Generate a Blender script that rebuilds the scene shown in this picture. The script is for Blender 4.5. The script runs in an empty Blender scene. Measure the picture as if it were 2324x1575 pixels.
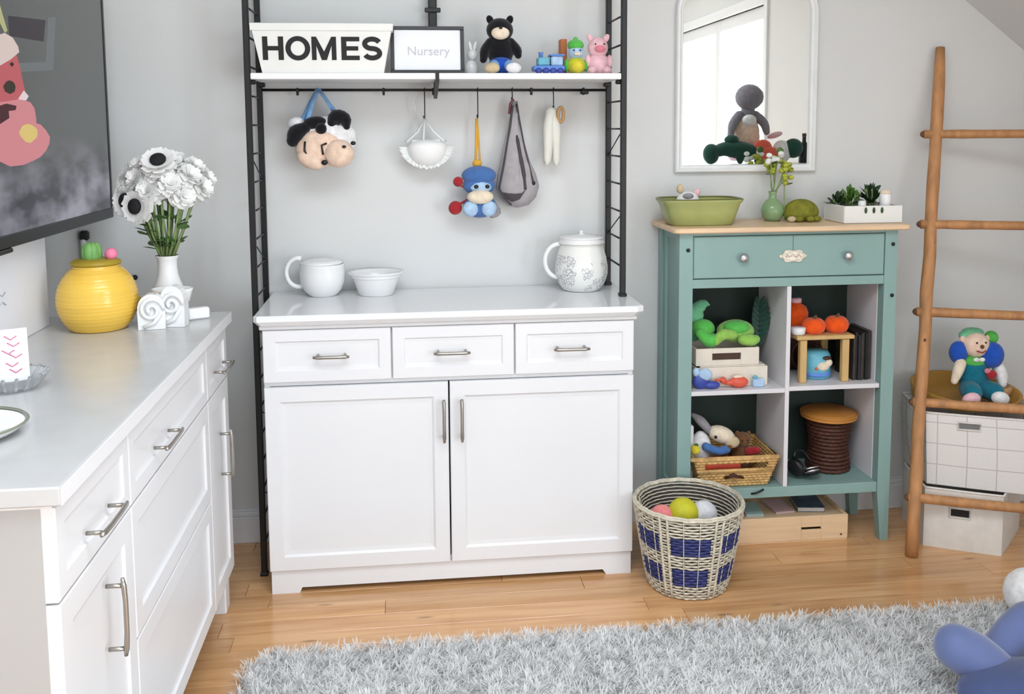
import bpy, math, random
import numpy as np
from mathutils import Vector, Matrix, Euler

random.seed(7)
scene = bpy.context.scene
COL = scene.collection
PI = math.pi

# ------------------------------------------------------------------ camera
cam_data = bpy.data.cameras.new('camera')
cam = bpy.data.objects.new('camera', cam_data)
COL.objects.link(cam)
R_ = (0.99336335, -0.11485827, -0.00606894)
U_ = (0.01756808, 0.09937053, 0.99489540)
B_ = (-0.11366889, -0.98839925, 0.10072888)
cam.matrix_world = Matrix(((R_[0], U_[0], B_[0], 0.0), (R_[1], U_[1], B_[1], -3.4146),
                           (R_[2], U_[2], B_[2], 1.492), (0, 0, 0, 1)))
cam_data.sensor_fit = 'HORIZONTAL'
cam_data.sensor_width = 36.0
cam_data.lens = 2149.44 / 2324 * 36.0
cam_data.shift_x = -(1174.32 - 1162) / 2324
cam_data.shift_y = (510.44 - 787.5) / 2324
cam_data.clip_start = 0.05
scene.camera = cam

# ------------------------------------------------------------------ light and exposure
world = bpy.data.worlds.new('daylight')
scene.world = world
world.use_nodes = True
bg = world.node_tree.nodes['Background']
bg.inputs[0].default_value = (0.88, 0.94, 1.0, 1)
bg.inputs[1].default_value = 1.2


def area(name, loc, target, sx, sy, power, color):
    d = bpy.data.lights.new(name, 'AREA')
    d.shape = 'RECTANGLE'; d.size = sx; d.size_y = sy
    d.energy = power; d.color = color
    o = bpy.data.objects.new(name, d); COL.objects.link(o)
    o.location = loc
    o.rotation_euler = (Vector(target) - Vector(loc)).to_track_quat('-Z', 'Y').to_euler()
    return o


# daylight through the glazed doors on the right, and added fill lamps behind and overhead
area('window_daylight_right', (2.86, -4.8, 1.35), (1.8, -4.8, 1.32), 3.2, 2.9, 290, (0.84, 0.925, 1.0))
area('added_fill_rear', (0.6, -6.55, 1.5), (0.6, -4.0, 1.45), 2.6, 1.7, 46, (0.86, 0.93, 1.0))  # unseen rear window lamp, added as soft fill
area('added_fill_top', (0.2, -2.5, 2.87), (0.2, -2.5, 1.0), 1.9, 1.5, 80, (0.84, 0.925, 1.0))  # overhead lamp added to brighten the level surfaces
scene.view_settings.view_transform = 'Standard'
scene.view_settings.look = 'None'
scene.view_settings.gamma = 1.0
scene.view_settings.use_curve_mapping = False
scene.view_settings.exposure = 0.0
scene.cycles.use_denoising = True
scene.cycles.max_bounces = 7
scene.cycles.diffuse_bounces = 4
scene.cycles.glossy_bounces = 4
scene.cycles.transparent_max_bounces = 8
scene.cycles.sample_clamp_indirect = 6


# ------------------------------------------------------------------ materials
def lin(c):
    return tuple(((v / 255) / 12.92 if v / 255 <= 0.04045 else ((v / 255 + 0.055) / 1.055) ** 2.4) for v in c)


def mat(name, rgb, rough=0.5, metal=0.0, var=0.0, vscale=8.0, bump=0.0, bscale=60.0, stretch=(1, 1, 1), spec=0.5,
        emit=0.0, rnd=0.0, alpha=1.0, trans=0.0, ior=1.45, sheen=0.0):
    """procedural principled material: sRGB colour with a noise variation and a fine noise bump"""
    m = bpy.data.materials.new(name)
    m.use_nodes = True
    nt = m.node_tree
    p = nt.nodes['Principled BSDF']
    c = lin(rgb)
    p.inputs['Base Color'].default_value = (*c, 1)
    p.inputs['Roughness'].default_value = rough
    p.inputs['Metallic'].default_value = metal
    p.inputs['Specular IOR Level'].default_value = spec
    p.inputs['IOR'].default_value = ior
    p.inputs['Transmission Weight'].default_value = trans
    p.inputs['Alpha'].default_value = alpha
    p.inputs['Sheen Weight'].default_value = sheen
    tc = nt.nodes.new('ShaderNodeTexCoord')
    mp = nt.nodes.new('ShaderNodeMapping')
    mp.inputs['Scale'].default_value = stretch
    nt.links.new(tc.outputs['Object'], mp.inputs['Vector'])
    col = None
    if var > 0:
        n = nt.nodes.new('ShaderNodeTexNoise')
        n.inputs['Scale'].default_value = vscale
        n.inputs['Detail'].default_value = 4
        nt.links.new(mp.outputs[0], n.inputs['Vector'])
        r = nt.nodes.new('ShaderNodeValToRGB')
        r.color_ramp.elements[0].position = 0.3
        r.color_ramp.elements[1].position = 0.7
        r.color_ramp.elements[0].color = (*[max(0, v * (1 - var)) for v in c], 1)
        r.color_ramp.elements[1].color = (*[min(1, v * (1 + var)) for v in c], 1)
        nt.links.new(n.outputs['Fac'], r.inputs[0])
        col = r.outputs[0]
    if rnd > 0:
        oi = nt.nodes.new('ShaderNodeObjectInfo')
        hs = nt.nodes.new('ShaderNodeHueSaturation')
        mr = nt.nodes.new('ShaderNodeMapRange')
        mr.inputs['To Min'].default_value = 1 - rnd
        mr.inputs['To Max'].default_value = 1 + rnd
        nt.links.new(oi.outputs['Random'], mr.inputs['Value'])
        nt.links.new(mr.outputs[0], hs.inputs['Value'])
        if col:
            nt.links.new(col, hs.inputs['Color'])
        else:
            hs.inputs['Color'].default_value = (*c, 1)
        col = hs.outputs[0]
    if col:
        nt.links.new(col, p.inputs['Base Color'])
    if emit > 0:
        p.inputs['Emission Color'].default_value = (*c, 1)
        p.inputs['Emission Strength'].default_value = emit
        if col:
            nt.links.new(col, p.inputs['Emission Color'])
    if bump > 0:
        n2 = nt.nodes.new('ShaderNodeTexNoise')
        n2.inputs['Scale'].default_value = bscale
        n2.inputs['Detail'].default_value = 3
        nt.links.new(mp.outputs[0], n2.inputs['Vector'])
        b = nt.nodes.new('ShaderNodeBump')
        b.inputs['Strength'].default_value = bump
        b.inputs['Distance'].default_value = 0.004
        nt.links.new(n2.outputs['Fac'], b.inputs['Height'])
        nt.links.new(b.outputs[0], p.inputs['Normal'])
    return m


def plush(name, rgb, **k):
    return mat(name, rgb, rough=0.95, var=0.13, vscale=45, bump=0.6, bscale=260, spec=0.15, sheen=0.25, **k)


M = {}
M['wall'] = mat('wall_paint', (215, 216, 215), 0.75, var=0.02, vscale=2, bump=0.05, bscale=180)
M['ceiling'] = mat('ceiling_paint', (222, 220, 216), 0.85, var=0.02, vscale=2)
M['trim'] = mat('trim_paint', (226, 227, 230), 0.4, var=0.01)
M['white'] = mat('white_lacquer', (228, 228, 230), 0.32, var=0.012, vscale=3)
M['white_top'] = mat('white_worktop', (233, 234, 236), 0.08, var=0.015, vscale=3)
M['grey_top'] = mat('pale_grey_worktop', (194, 194, 194), 0.22, var=0.03, vscale=14)
M['shadedside'] = mat('shade_grey_panel', (178, 177, 176), 0.4, var=0.02, vscale=3)  # shade of the sideboard's end is put into this grey
M['recess'] = mat('dark_gap', (34, 30, 30), 0.8)
M['nickel'] = mat('brushed_nickel', (168, 164, 158), 0.3, metal=0.95, var=0.05, vscale=30)
M['chrome'] = mat('chrome', (215, 216, 220), 0.12, metal=1.0)
M['black_metal'] = mat('black_steel', (17, 17, 19), 0.45, var=0.1, vscale=20, bump=0.05)
M['black'] = mat('black_plastic', (22, 22, 24), 0.35)
M['shelf'] = mat('white_shelf', (238, 238, 238), 0.35, var=0.01)
M['enamel'] = mat('white_enamel', (232, 232, 228), 0.35, var=0.02, vscale=10)
M['ceramic'] = mat('white_glazed_ceramic', (236, 236, 236), 0.12, var=0.01)
M['paper'] = mat('white_paper', (235, 236, 242), 0.7, var=0.01)
M['greyprint'] = mat('pale_grey_print', (196, 196, 202), 0.8)
M['blackprint'] = mat('black_print', (24, 24, 26), 0.6)
M['green'] = mat('sage_green_paint', (136, 166, 161), 0.42, var=0.05, vscale=5, bump=0.08, bscale=40, stretch=(1, 1, .2))
M['inner'] = mat('white_inner_board', (222, 219, 222), 0.45, var=0.01)
M['darkgreen'] = mat('dark_green_back', (38, 52, 46), 0.7, var=0.08, vscale=6)  # dark green, deepened to stand in for shade inside the compartments
M['birch'] = mat('pale_birch', (226, 194, 158), 0.38, var=0.09, vscale=5, stretch=(1, 9, 9))
M['pine'] = mat('pale_pine', (228, 196, 158), 0.55, var=0.08, vscale=5, stretch=(1, 12, 12))
M['bamboo'] = mat('tan_bamboo', (206, 170, 112), 0.5, var=0.08, vscale=8, stretch=(6, 6, 1))
M['ladderwood'] = mat('peeled_branch_wood', (184, 132, 86), 0.55, var=0.22, vscale=11, bump=0.3, bscale=22, stretch=(4, 4, .6))
M['knot'] = mat('dark_branch_end', (108, 74, 50), 0.7, var=0.2, vscale=40)
M['ochre'] = mat('ochre_wood', (176, 128, 52), 0.5, var=0.12, vscale=9)
M['mirrorframe'] = mat('white_mirror_frame', (232, 233, 232), 0.35, var=0.03, vscale=20)
M['mirror'] = mat('mirror_silver', (236, 240, 238), 0.012, metal=1.0)
M['canvas'] = mat('cream_canvas', (224, 219, 212), 0.9, var=0.05, vscale=30, bump=0.25, bscale=140)
M['greyfabric'] = mat('grey_lining', (120, 118, 116), 0.9, bump=0.2)
M['yellow'] = mat('yellow_glaze', (238, 194, 82), 0.2, var=0.07, vscale=5, stretch=(1, 1, 8))
M['olive'] = mat('olive_glaze', (166, 142, 42), 0.35, var=0.1)
M['moss'] = mat('moss_green', (122, 122, 34), 0.8, var=0.3, vscale=40, bump=0.6, bscale=120)
M['stonegreen'] = mat('green_glaze', (160, 166, 104), 0.22, var=0.12, vscale=6)
M['stonegreenlip'] = mat('green_glaze_inside', (110, 112, 52), 0.3, var=0.1)
M['sagevase'] = mat('sage_glass', (132, 160, 116), 0.12, var=0.08, vscale=10)
M['leaf'] = mat('leaf_green', (70, 108, 40), 0.5, var=0.35, vscale=30)
M['leafdark'] = mat('leaf_dark_green', (42, 74, 34), 0.5, var=0.3, vscale=30)
M['leafbright'] = mat('leaf_bright_green', (98, 142, 58), 0.5, var=0.35, vscale=30)
M['leafsage'] = mat('leaf_mid_green', (84, 118, 66), 0.5, var=0.3, vscale=30)
M['leaflime'] = mat('leaf_lime', (170, 176, 62), 0.55, var=0.25, vscale=30)
M['stem'] = mat('stem_green', (128, 150, 96), 0.5, var=0.15, vscale=40)
M['petal'] = mat('white_petal', (244, 244, 242), 0.65, var=0.02)
M['cushionblack'] = mat('black_flower_centre', (20, 20, 24), 0.8, bump=0.5, bscale=200)
M['rattan'] = mat('tan_rattan', (208, 168, 108), 0.6, var=0.25, vscale=55, bump=0.4, bscale=120)
M['creamstraw'] = mat('cream_straw', (210, 201, 182), 0.7, var=0.22, vscale=60, bump=0.4, bscale=150)
M['navy'] = mat('navy_straw', (52, 58, 112), 0.65, var=0.3, vscale=50, bump=0.4, bscale=150)
M['brownwicker'] = mat('brown_wicker', (76, 40, 28), 0.55, var=0.3, vscale=50, bump=0.5, bscale=110)
M['honey'] = mat('honey_wood', (190, 128, 58), 0.4, var=0.15, vscale=10)
M['orange'] = plush('orange_crochet', (238, 88, 26))
M['redbottle'] = mat('red_plastic', (196, 40, 32), 0.3)
M['books'] = mat('dark_cover', (22, 20, 22), 0.5, var=0.3, vscale=30, rnd=0.3)
M['books2'] = mat('dark_brown_cover', (58, 48, 46), 0.5, var=0.3, vscale=30)
M['bookpage'] = mat('page_edge', (196, 190, 182), 0.8)
M['glass'] = mat('clear_glass', (246, 248, 248), 0.08, trans=0.75, ior=1.18)
M['wicker_grey'] = mat('grey_sling', (168, 163, 166), 0.85, var=0.08, vscale=40, bump=0.3, bscale=160)
M['slingdark'] = mat('dark_grey_binding', (74, 70, 72), 0.8)
M['maroon'] = mat('maroon_tape', (134, 84, 90), 0.8)
M['whitecloth'] = mat('white_cotton', (238, 238, 236), 0.85, var=0.03, bump=0.3, bscale=150)
M['creamcloth'] = mat('cream_cotton', (226, 224, 214), 0.85, var=0.04, bump=0.3, bscale=150)
M['cord'] = mat('ochre_cord', (222, 168, 60), 0.7, var=0.1)
M['tanwood'] = mat('tan_wood_ring', (188, 146, 96), 0.5, var=0.1)
M['p_peach'] = plush('peach_plush', (238, 208, 186))
M['p_cream'] = plush('cream_plush', (236, 220, 196))
M['p_black'] = plush('black_plush', (22, 22, 26))
M['p_white'] = plush('white_plush', (238, 236, 236))
M['p_grey'] = plush('grey_plush', (150, 146, 150))
M['p_blue'] = plush('blue_plush', (76, 116, 176))
M['p_lightblue'] = plush('light_blue_plush', (176, 204, 232))
M['p_skyblue'] = plush('sky_blue_plush', (128, 176, 222))
M['p_deepblue'] = plush('deep_blue_plush', (36, 84, 182))
M['p_teal'] = plush('teal_dungarees', (24, 112, 134))
M['p_green'] = plush('bright_green_plush', (92, 188, 82))
M['p_lime'] = plush('lime_green_plush', (150, 198, 92))
M['p_mint'] = plush('mint_plush', (120, 196, 152))
M['p_dgreen'] = plush('dark_green_plush', (40, 78, 66))
M['p_yellow'] = plush('yellow_plush', (226, 208, 62))
M['p_yolk'] = plush('yellow_green_plush', (196, 200, 40))
M['p_pink'] = plush('pink_plush', (238, 192, 200))
M['p_rose'] = plush('rose_plush', (226, 132, 150))
M['p_red'] = plush('dark_red_plush', (168, 44, 50))
M['p_brown'] = plush('brown_plush', (112, 76, 46))
M['p_tan'] = plush('tan_plush', (206, 186, 150))
M['p_mouse'] = plush('grey_mauve_plush', (136, 130, 138))
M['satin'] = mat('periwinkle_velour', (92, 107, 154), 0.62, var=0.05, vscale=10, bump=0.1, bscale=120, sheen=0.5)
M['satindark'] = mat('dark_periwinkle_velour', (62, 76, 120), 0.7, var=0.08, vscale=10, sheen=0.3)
M['toyblue'] = mat('toy_blue', (96, 140, 214), 0.4, var=0.1, vscale=30)
M['toyaqua'] = mat('toy_aqua', (104, 176, 196), 0.4, var=0.1, vscale=30)
M['toyred'] = mat('toy_coral', (222, 94, 72), 0.4, var=0.1, vscale=20)
M['toynavy'] = mat('toy_navy', (60, 76, 160), 0.4, var=0.2, vscale=20)
M['boxcream'] = mat('cream_box', (226, 216, 202), 0.55, var=0.05, vscale=20)
M['brown'] = mat('dark_brown', (70, 44, 30), 0.5, var=0.2, vscale=20)
M['magenta'] = mat('magenta_paper', (190, 40, 70), 0.6)
M['bluegrey'] = mat('blue_grey_print', (70, 84, 104), 0.5, var=0.5, vscale=25)
M['mint'] = mat('mint_paper', (186, 216, 214), 0.6)
M['palepink'] = mat('pale_pink_paper', (226, 186, 188), 0.6)
M['orangebook'] = mat('orange_cover', (196, 116, 66), 0.6, var=0.1)
M['outside'] = mat('doorframe_white', (232, 233, 236), 0.4)


def tex_floor():
    m = bpy.data.materials.new('oak_plank')
    m.use_nodes = True
    nt = m.node_tree
    p = nt.nodes['Principled BSDF']
    p.inputs['Roughness'].default_value = 0.16
    p.inputs['Specular IOR Level'].default_value = 0.75
    tc = nt.nodes.new('ShaderNodeTexCoord')
    oi = nt.nodes.new('ShaderNodeObjectInfo')
    ad = nt.nodes.new('ShaderNodeVectorMath'); ad.operation = 'ADD'
    sc = nt.nodes.new('ShaderNodeVectorMath'); sc.operation = 'SCALE'
    sc.inputs['Scale'].default_value = 1.0
    cmb = nt.nodes.new('ShaderNodeCombineXYZ')
    ml = nt.nodes.new('ShaderNodeMath'); ml.operation = 'MULTIPLY'; ml.inputs[1].default_value = 37.0
    nt.links.new(oi.outputs['Random'], ml.inputs[0])
    nt.links.new(ml.outputs[0], cmb.inputs[0]); nt.links.new(ml.outputs[0], cmb.inputs[1])
    nt.links.new(tc.outputs['Object'], ad.inputs[0]); nt.links.new(cmb.outputs[0], ad.inputs[1])
    mp = nt.nodes.new('ShaderNodeMapping'); mp.inputs['Scale'].default_value = (1.6, 22, 1)
    nt.links.new(ad.outputs[0], mp.inputs['Vector'])
    n = nt.nodes.new('ShaderNodeTexNoise'); n.inputs['Scale'].default_value = 1.5; n.inputs['Detail'].default_value = 6
    n.inputs['Distortion'].default_value = 0.6
    nt.links.new(mp.outputs[0], n.inputs['Vector'])
    r = nt.nodes.new('ShaderNodeValToRGB')
    r.color_ramp.elements[0].position = 0.28; r.color_ramp.elements[0].color = (*lin((196, 142, 92)), 1)
    r.color_ramp.elements[1].position = 0.62; r.color_ramp.elements[1].color = (*lin((222, 174, 124)), 1)
    nt.links.new(n.outputs['Fac'], r.inputs[0])
    # knots
    mp2 = nt.nodes.new('ShaderNodeMapping'); mp2.inputs['Scale'].default_value = (2.2, 9, 1)
    nt.links.new(ad.outputs[0], mp2.inputs['Vector'])
    v = nt.nodes.new('ShaderNodeTexVoronoi'); v.inputs['Scale'].default_value = 1.3
    nt.links.new(mp2.outputs[0], v.inputs['Vector'])
    r2 = nt.nodes.new('ShaderNodeValToRGB')
    r2.color_ramp.elements[0].position = 0.03; r2.color_ramp.elements[0].color = (0.45, 0.38, 0.3, 1)
    r2.color_ramp.elements[1].position = 0.10; r2.color_ramp.elements[1].color = (1, 1, 1, 1)
    nt.links.new(v.outputs['Distance'], r2.inputs[0])
    mx = nt.nodes.new('ShaderNodeMixRGB'); mx.blend_type = 'MULTIPLY'; mx.inputs[0].default_value = 0.85
    nt.links.new(r.outputs[0], mx.inputs[1]); nt.links.new(r2.outputs[0], mx.inputs[2])
    hs = nt.nodes.new('ShaderNodeHueSaturation')
    mr = nt.nodes.new('ShaderNodeMapRange'); mr.inputs['To Min'].default_value = 0.9; mr.inputs['To Max'].default_value = 1.07
    nt.links.new(oi.outputs['Random'], mr.inputs['Value']); nt.links.new(mr.outputs[0], hs.inputs['Value'])
    nt.links.new(mx.outputs[0], hs.inputs['Color'])
    nt.links.new(hs.outputs[0], p.inputs['Base Color'])
    b = nt.nodes.new('ShaderNodeBump'); b.inputs['Strength'].default_value = 0.06; b.inputs['Distance'].default_value = 0.002
    nt.links.new(n.outputs['Fac'], b.inputs['Height']); nt.links.new(b.outputs[0], p.inputs['Normal'])
    return m


M['floor'] = tex_floor()


def thin(name, rgb, k=0.4, up=0.0):
    """thin petals and wool strands: diffuse with light shining through"""
    m = bpy.data.materials.new(name); m.use_nodes = True
    nt = m.node_tree; nt.nodes.clear()
    o = nt.nodes.new('ShaderNodeOutputMaterial'); d = nt.nodes.new('ShaderNodeBsdfDiffuse'); t = nt.nodes.new('ShaderNodeBsdfTranslucent')
    d.inputs[0].default_value = t.inputs[0].default_value = (*lin(rgb), 1)
    if up > 0:   # wool scatters like a soft upward surface, not like a flat ribbon
        ge = nt.nodes.new('ShaderNodeNewGeometry')
        vm = nt.nodes.new('ShaderNodeMix'); vm.data_type = 'VECTOR'
        vm.inputs[0].default_value = up
        nt.links.new(ge.outputs['Normal'], vm.inputs[4]); vm.inputs[5].default_value = (0, 0, 1)
        nt.links.new(vm.outputs[1], d.inputs['Normal'])
    mx = nt.nodes.new('ShaderNodeMixShader'); mx.inputs[0].default_value = k
    nt.links.new(d.outputs[0], mx.inputs[1]); nt.links.new(t.outputs[0], mx.inputs[2]); nt.links.new(mx.outputs[0], o.inputs[0])
    return m


M['petal'] = thin('white_petal', (251, 251, 249), .3)


def tex_screen():
    """the switched-on screen: a dark grey sky above soft blue-grey clouds (Object coords, z up)"""
    m = bpy.data.materials.new('tv_picture')
    m.use_nodes = True
    nt = m.node_tree
    p = nt.nodes['Principled BSDF']
    p.inputs['Base Color'].default_value = (0.01, 0.01, 0.012, 1)
    p.inputs['Roughness'].default_value = 0.25
    tc = nt.nodes.new('ShaderNodeTexCoord')
    n = nt.nodes.new('ShaderNodeTexNoise'); n.inputs['Scale'].default_value = 10; n.inputs['Detail'].default_value = 3
    mp = nt.nodes.new('ShaderNodeMapping'); mp.inputs['Scale'].default_value = (1, .5, 1.2)
    nt.links.new(tc.outputs['Object'], mp.inputs['Vector']); nt.links.new(mp.outputs[0], n.inputs['Vector'])
    r = nt.nodes.new('ShaderNodeValToRGB')
    r.color_ramp.elements[0].position = 0.36; r.color_ramp.elements[0].color = (*lin((44, 44, 54)), 1)
    r.color_ramp.elements[1].position = 0.66; r.color_ramp.elements[1].color = (*lin((150, 150, 162)), 1)
    nt.links.new(n.outputs['Fac'], r.inputs[0])
    sx = nt.nodes.new('ShaderNodeSeparateXYZ'); nt.links.new(tc.outputs['Object'], sx.inputs[0])
    mr = nt.nodes.new('ShaderNodeMapRange')
    mr.inputs['From Min'].default_value = 0.12; mr.inputs['From Max'].default_value = 0.28
    nt.links.new(sx.outputs['Z'], mr.inputs['Value'])
    mx = nt.nodes.new('ShaderNodeMixRGB'); mx.inputs[2].default_value = (*lin((78, 81, 80)), 1)
    nt.links.new(mr.outputs[0], mx.inputs[0]); nt.links.new(r.outputs[0], mx.inputs[1])
    nt.links.new(mx.outputs[0], p.inputs['Emission Color'])
    p.inputs['Emission Strength'].default_value = 0.8
    return m


M['screen'] = tex_screen()


def scr(name, rgb):
    m = mat(name, (4, 4, 4), 0.4, spec=0.2)
    p = m.node_tree.nodes['Principled BSDF']
    p.inputs['Emission Color'].default_value = (*lin(rgb), 1)
    p.inputs['Emission Strength'].default_value = 0.95
    return m


def tex_decor():
    """white glaze with small grey flower sprigs on one side"""
    m = mat('white_glaze_with_sprigs', (236, 236, 232), 0.15)
    nt = m.node_tree
    p = nt.nodes['Principled BSDF']
    tc = nt.nodes.new('ShaderNodeTexCoord')
    v = nt.nodes.new('ShaderNodeTexVoronoi'); v.inputs['Scale'].default_value = 95
    v.feature = 'DISTANCE_TO_EDGE'
    nt.links.new(tc.outputs['Object'], v.inputs['Vector'])
    n = nt.nodes.new('ShaderNodeTexNoise'); n.inputs['Scale'].default_value = 22
    nt.links.new(tc.outputs['Object'], n.inputs['Vector'])
    a = nt.nodes.new('ShaderNodeMath'); a.operation = 'LESS_THAN'; a.inputs[1].default_value = 0.1
    nt.links.new(v.outputs['Distance'], a.inputs[0])
    b = nt.nodes.new('ShaderNodeMath'); b.operation = 'GREATER_THAN'; b.inputs[1].default_value = 0.52
    nt.links.new(n.outputs['Fac'], b.inputs[0])
    s = nt.nodes.new('ShaderNodeSeparateXYZ'); nt.links.new(tc.outputs['Object'], s.inputs[0])
    c = nt.nodes.new('ShaderNodeMath'); c.operation = 'LESS_THAN'; c.inputs[1].default_value = 0.13
    nt.links.new(s.outputs['Z'], c.inputs[0])
    d = nt.nodes.new('ShaderNodeMath'); d.operation = 'MULTIPLY'
    nt.links.new(a.outputs[0], d.inputs[0]); nt.links.new(b.outputs[0], d.inputs[1])
    e = nt.nodes.new('ShaderNodeMath'); e.operation = 'MULTIPLY'
    nt.links.new(d.outputs[0], e.inputs[0]); nt.links.new(c.outputs[0], e.inputs[1])
    mx = nt.nodes.new('ShaderNodeMixRGB')
    mx.inputs[1].default_value = (*lin((236, 236, 232)), 1); mx.inputs[2].default_value = (*lin((182, 180, 184)), 1)
    nt.links.new(e.outputs[0], mx.inputs[0]); nt.links.new(mx.outputs[0], p.inputs['Base Color'])
    return m


M['sprig'] = tex_decor()


def tex_windowcanvas():
    """cream canvas with a thin printed windowpane check (lines 9 cm apart)"""
    m = mat('checked_canvas', (226, 221, 216), 0.9, var=0.03, vscale=30, bump=0.25, bscale=140)
    nt = m.node_tree
    p = nt.nodes['Principled BSDF']
    tc = nt.nodes.new('ShaderNodeTexCoord')
    s = nt.nodes.new('ShaderNodeSeparateXYZ'); nt.links.new(tc.outputs['Object'], s.inputs[0])
    outs = []
    for ax, per in (('X', 0.085), ('Z', 0.075)):
        mo = nt.nodes.new('ShaderNodeMath'); mo.operation = 'PINGPONG'; mo.inputs[1].default_value = per / 2
        nt.links.new(s.outputs[ax], mo.inputs[0])
        lt = nt.nodes.new('ShaderNodeMath'); lt.operation = 'LESS_THAN'; lt.inputs[1].default_value = 0.0016
        nt.links.new(mo.outputs[0], lt.inputs[0]); outs.append(lt)
    mxm = nt.nodes.new('ShaderNodeMath'); mxm.operation = 'MAXIMUM'
    nt.links.new(outs[0].outputs[0], mxm.inputs[0]); nt.links.new(outs[1].outputs[0], mxm.inputs[1])
    mx = nt.nodes.new('ShaderNodeMixRGB')
    mx.inputs[1].default_value = (*lin((226, 221, 216)), 1); mx.inputs[2].default_value = (*lin((190, 184, 182)), 1)
    nt.links.new(mxm.outputs[0], mx.inputs[0]); nt.links.new(mx.outputs[0], p.inputs['Base Color'])
    return m


M['check'] = tex_windowcanvas()


# ------------------------------------------------------------------ mesh collector
def basis(d):
    d = Vector(d).normalized()
    a = Vector((0, 0, 1)) if abs(d.z) < 0.9 else Vector((1, 0, 0))
    u = d.cross(a).normalized()
    return u, d.cross(u).normalized()


class G:
    def __init__(s):
        s.v = []; s.f = []; s.m = []; s.sm = []

    def add(s, vs, fs, m=0, smooth=False):
        o = len(s.v)
        s.v += [tuple(v) for v in vs]
        for f in fs:
            s.f.append(tuple(i + o for i in f)); s.m.append(m); s.sm.append(smooth)
        return s

    def box(s, x0, x1, y0, y1, z0, z1, b=0.0, m=0, T=None):
        c = Vector(((x0 + x1) / 2, (y0 + y1) / 2, (z0 + z1) / 2))
        h = Vector((abs(x1 - x0) / 2, abs(y1 - y0) / 2, abs(z1 - z0) / 2))
        b = min(b, 0.45 * min(h))
        if b <= 0:
            vs = [Vector((i, j, k)) for i in (-h.x, h.x) for j in (-h.y, h.y) for k in (-h.z, h.z)]
            fs = [(0, 1, 3, 2), (4, 6, 7, 5), (0, 4, 5, 1), (2, 3, 7, 6), (0, 2, 6, 4), (1, 5, 7, 3)]
        else:
            vs = []; idx = {}
            for a in (-1, 1):
                for e in (-1, 1):
                    for g in (-1, 1):
                        for ax in range(3):
                            p = [a * (h.x - b), e * (h.y - b), g * (h.z - b)]
                            p[ax] = (a, e, g)[ax] * h[ax]
                            idx[(a, e, g, ax)] = len(vs); vs.append(Vector(p))
            fs = []
            S = (-1, 1)
            for ax in range(3):
                o1, o2 = [k for k in range(3) if k != ax]
                for sg in S:
                    q = []
                    for t1, t2 in ((-1, -1), (1, -1), (1, 1), (-1, 1)):
                        key = [0, 0, 0]; key[ax] = sg; key[o1] = t1; key[o2] = t2
                        q.append(idx[(*key, ax)])
                    fs.append(q)
                for t1 in S:
                    for t2 in S:
                        k0 = [0, 0, 0]; k1 = [0, 0, 0]
                        k0[ax] = -1; k1[ax] = 1
                        k0[o1] = k1[o1] = t1; k0[o2] = k1[o2] = t2
                        fs.append([idx[(*k0, o1)], idx[(*k1, o1)], idx[(*k1, o2)], idx[(*k0, o2)]])
            for a in S:
                for e in S:
                    for g in S:
                        fs.append([idx[(a, e, g, 0)], idx[(a, e, g, 1)], idx[(a, e, g, 2)]])
            out = []
            for f in fs:
                n = (vs[f[1]] - vs[f[0]]).cross(vs[f[2]] - vs[f[0]])
                cc = sum((vs[i] for i in f), Vector()) / len(f)
                out.append(tuple(f) if n.dot(cc) > 0 else tuple(reversed(f)))
            fs = out
        vs = [v + c for v in vs]
        if T is not None:
            vs = [T @ v for v in vs]
        return s.add(vs, fs, m, False)

    def tube(s, pts, r, n=8, closed=False, m=0, flat=1.0, T=None, soft=False):
        pts = [Vector(p) for p in pts]
        N = len(pts)
        rs = list(r) if isinstance(r, (list, tuple)) else [r] * N
        if soft and not closed:      # smooth the run and round both ends
            P, Q = [], []
            for i in range(N - 1):
                a, b = pts[max(i - 1, 0)], pts[min(i + 2, N - 1)]
                for k in range(3):
                    t = k / 3
                    h = lambda q0, q1, q2, q3: q1 + (q2 - q0) * .5 * t + (q0 * 2 - q1 * 5 + q2 * 4 - q3) * .5 * t * t + (q1 * 3 - q0 - q2 * 3 + q3) * .5 * t * t * t
                    P.append(h(a, pts[i], pts[i + 1], b))
                    Q.append(max(.0005, h(rs[max(i - 1, 0)], rs[i], rs[i + 1], rs[min(i + 2, N - 1)])))
            P.append(pts[-1]); Q.append(rs[-1])
            d0, d1 = (P[0] - P[1]).normalized(), (P[-1] - P[-2]).normalized()
            c = [math.radians(q) for q in (86, 62, 38, 16)]
            P, Q = ([P[0] + d0 * Q[0] * math.sin(q) for q in c] + P + [P[-1] + d1 * Q[-1] * math.sin(q) for q in reversed(c)],
                    [Q[0] * math.cos(q) for q in c] + Q + [Q[-1] * math.cos(q) for q in reversed(c)])
            pts, rs, N = P, Q, len(P)
        vs = []; fs = []
        u = None
        for i, p in enumerate(pts):
            if closed:
                d = pts[(i + 1) % N] - pts[i - 1]
            else:
                d = pts[min(i + 1, N - 1)] - pts[max(i - 1, 0)]
            d.normalize()
            if u is None:
                u, w = basis(d)
            else:
                u = (u - d * u.dot(d)).normalized(); w = d.cross(u)
            for k in range(n):
                a = 2 * PI * k / n
                vs.append(p + (u * math.cos(a) + w * math.sin(a) * flat) * rs[i])
        for i in range(N if closed else N - 1):
            j = (i + 1) % N
            for k in range(n):
                l = (k + 1) % n
                fs.append((i * n + k, i * n + l, j * n + l, j * n + k))
        if not closed:
            fs.append(tuple(reversed(range(n))))
            fs.append(tuple(range((N - 1) * n, N * n)))
        if T is not None:
            vs = [T @ v for v in vs]
        return s.add(vs, fs, m, True)

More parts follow.
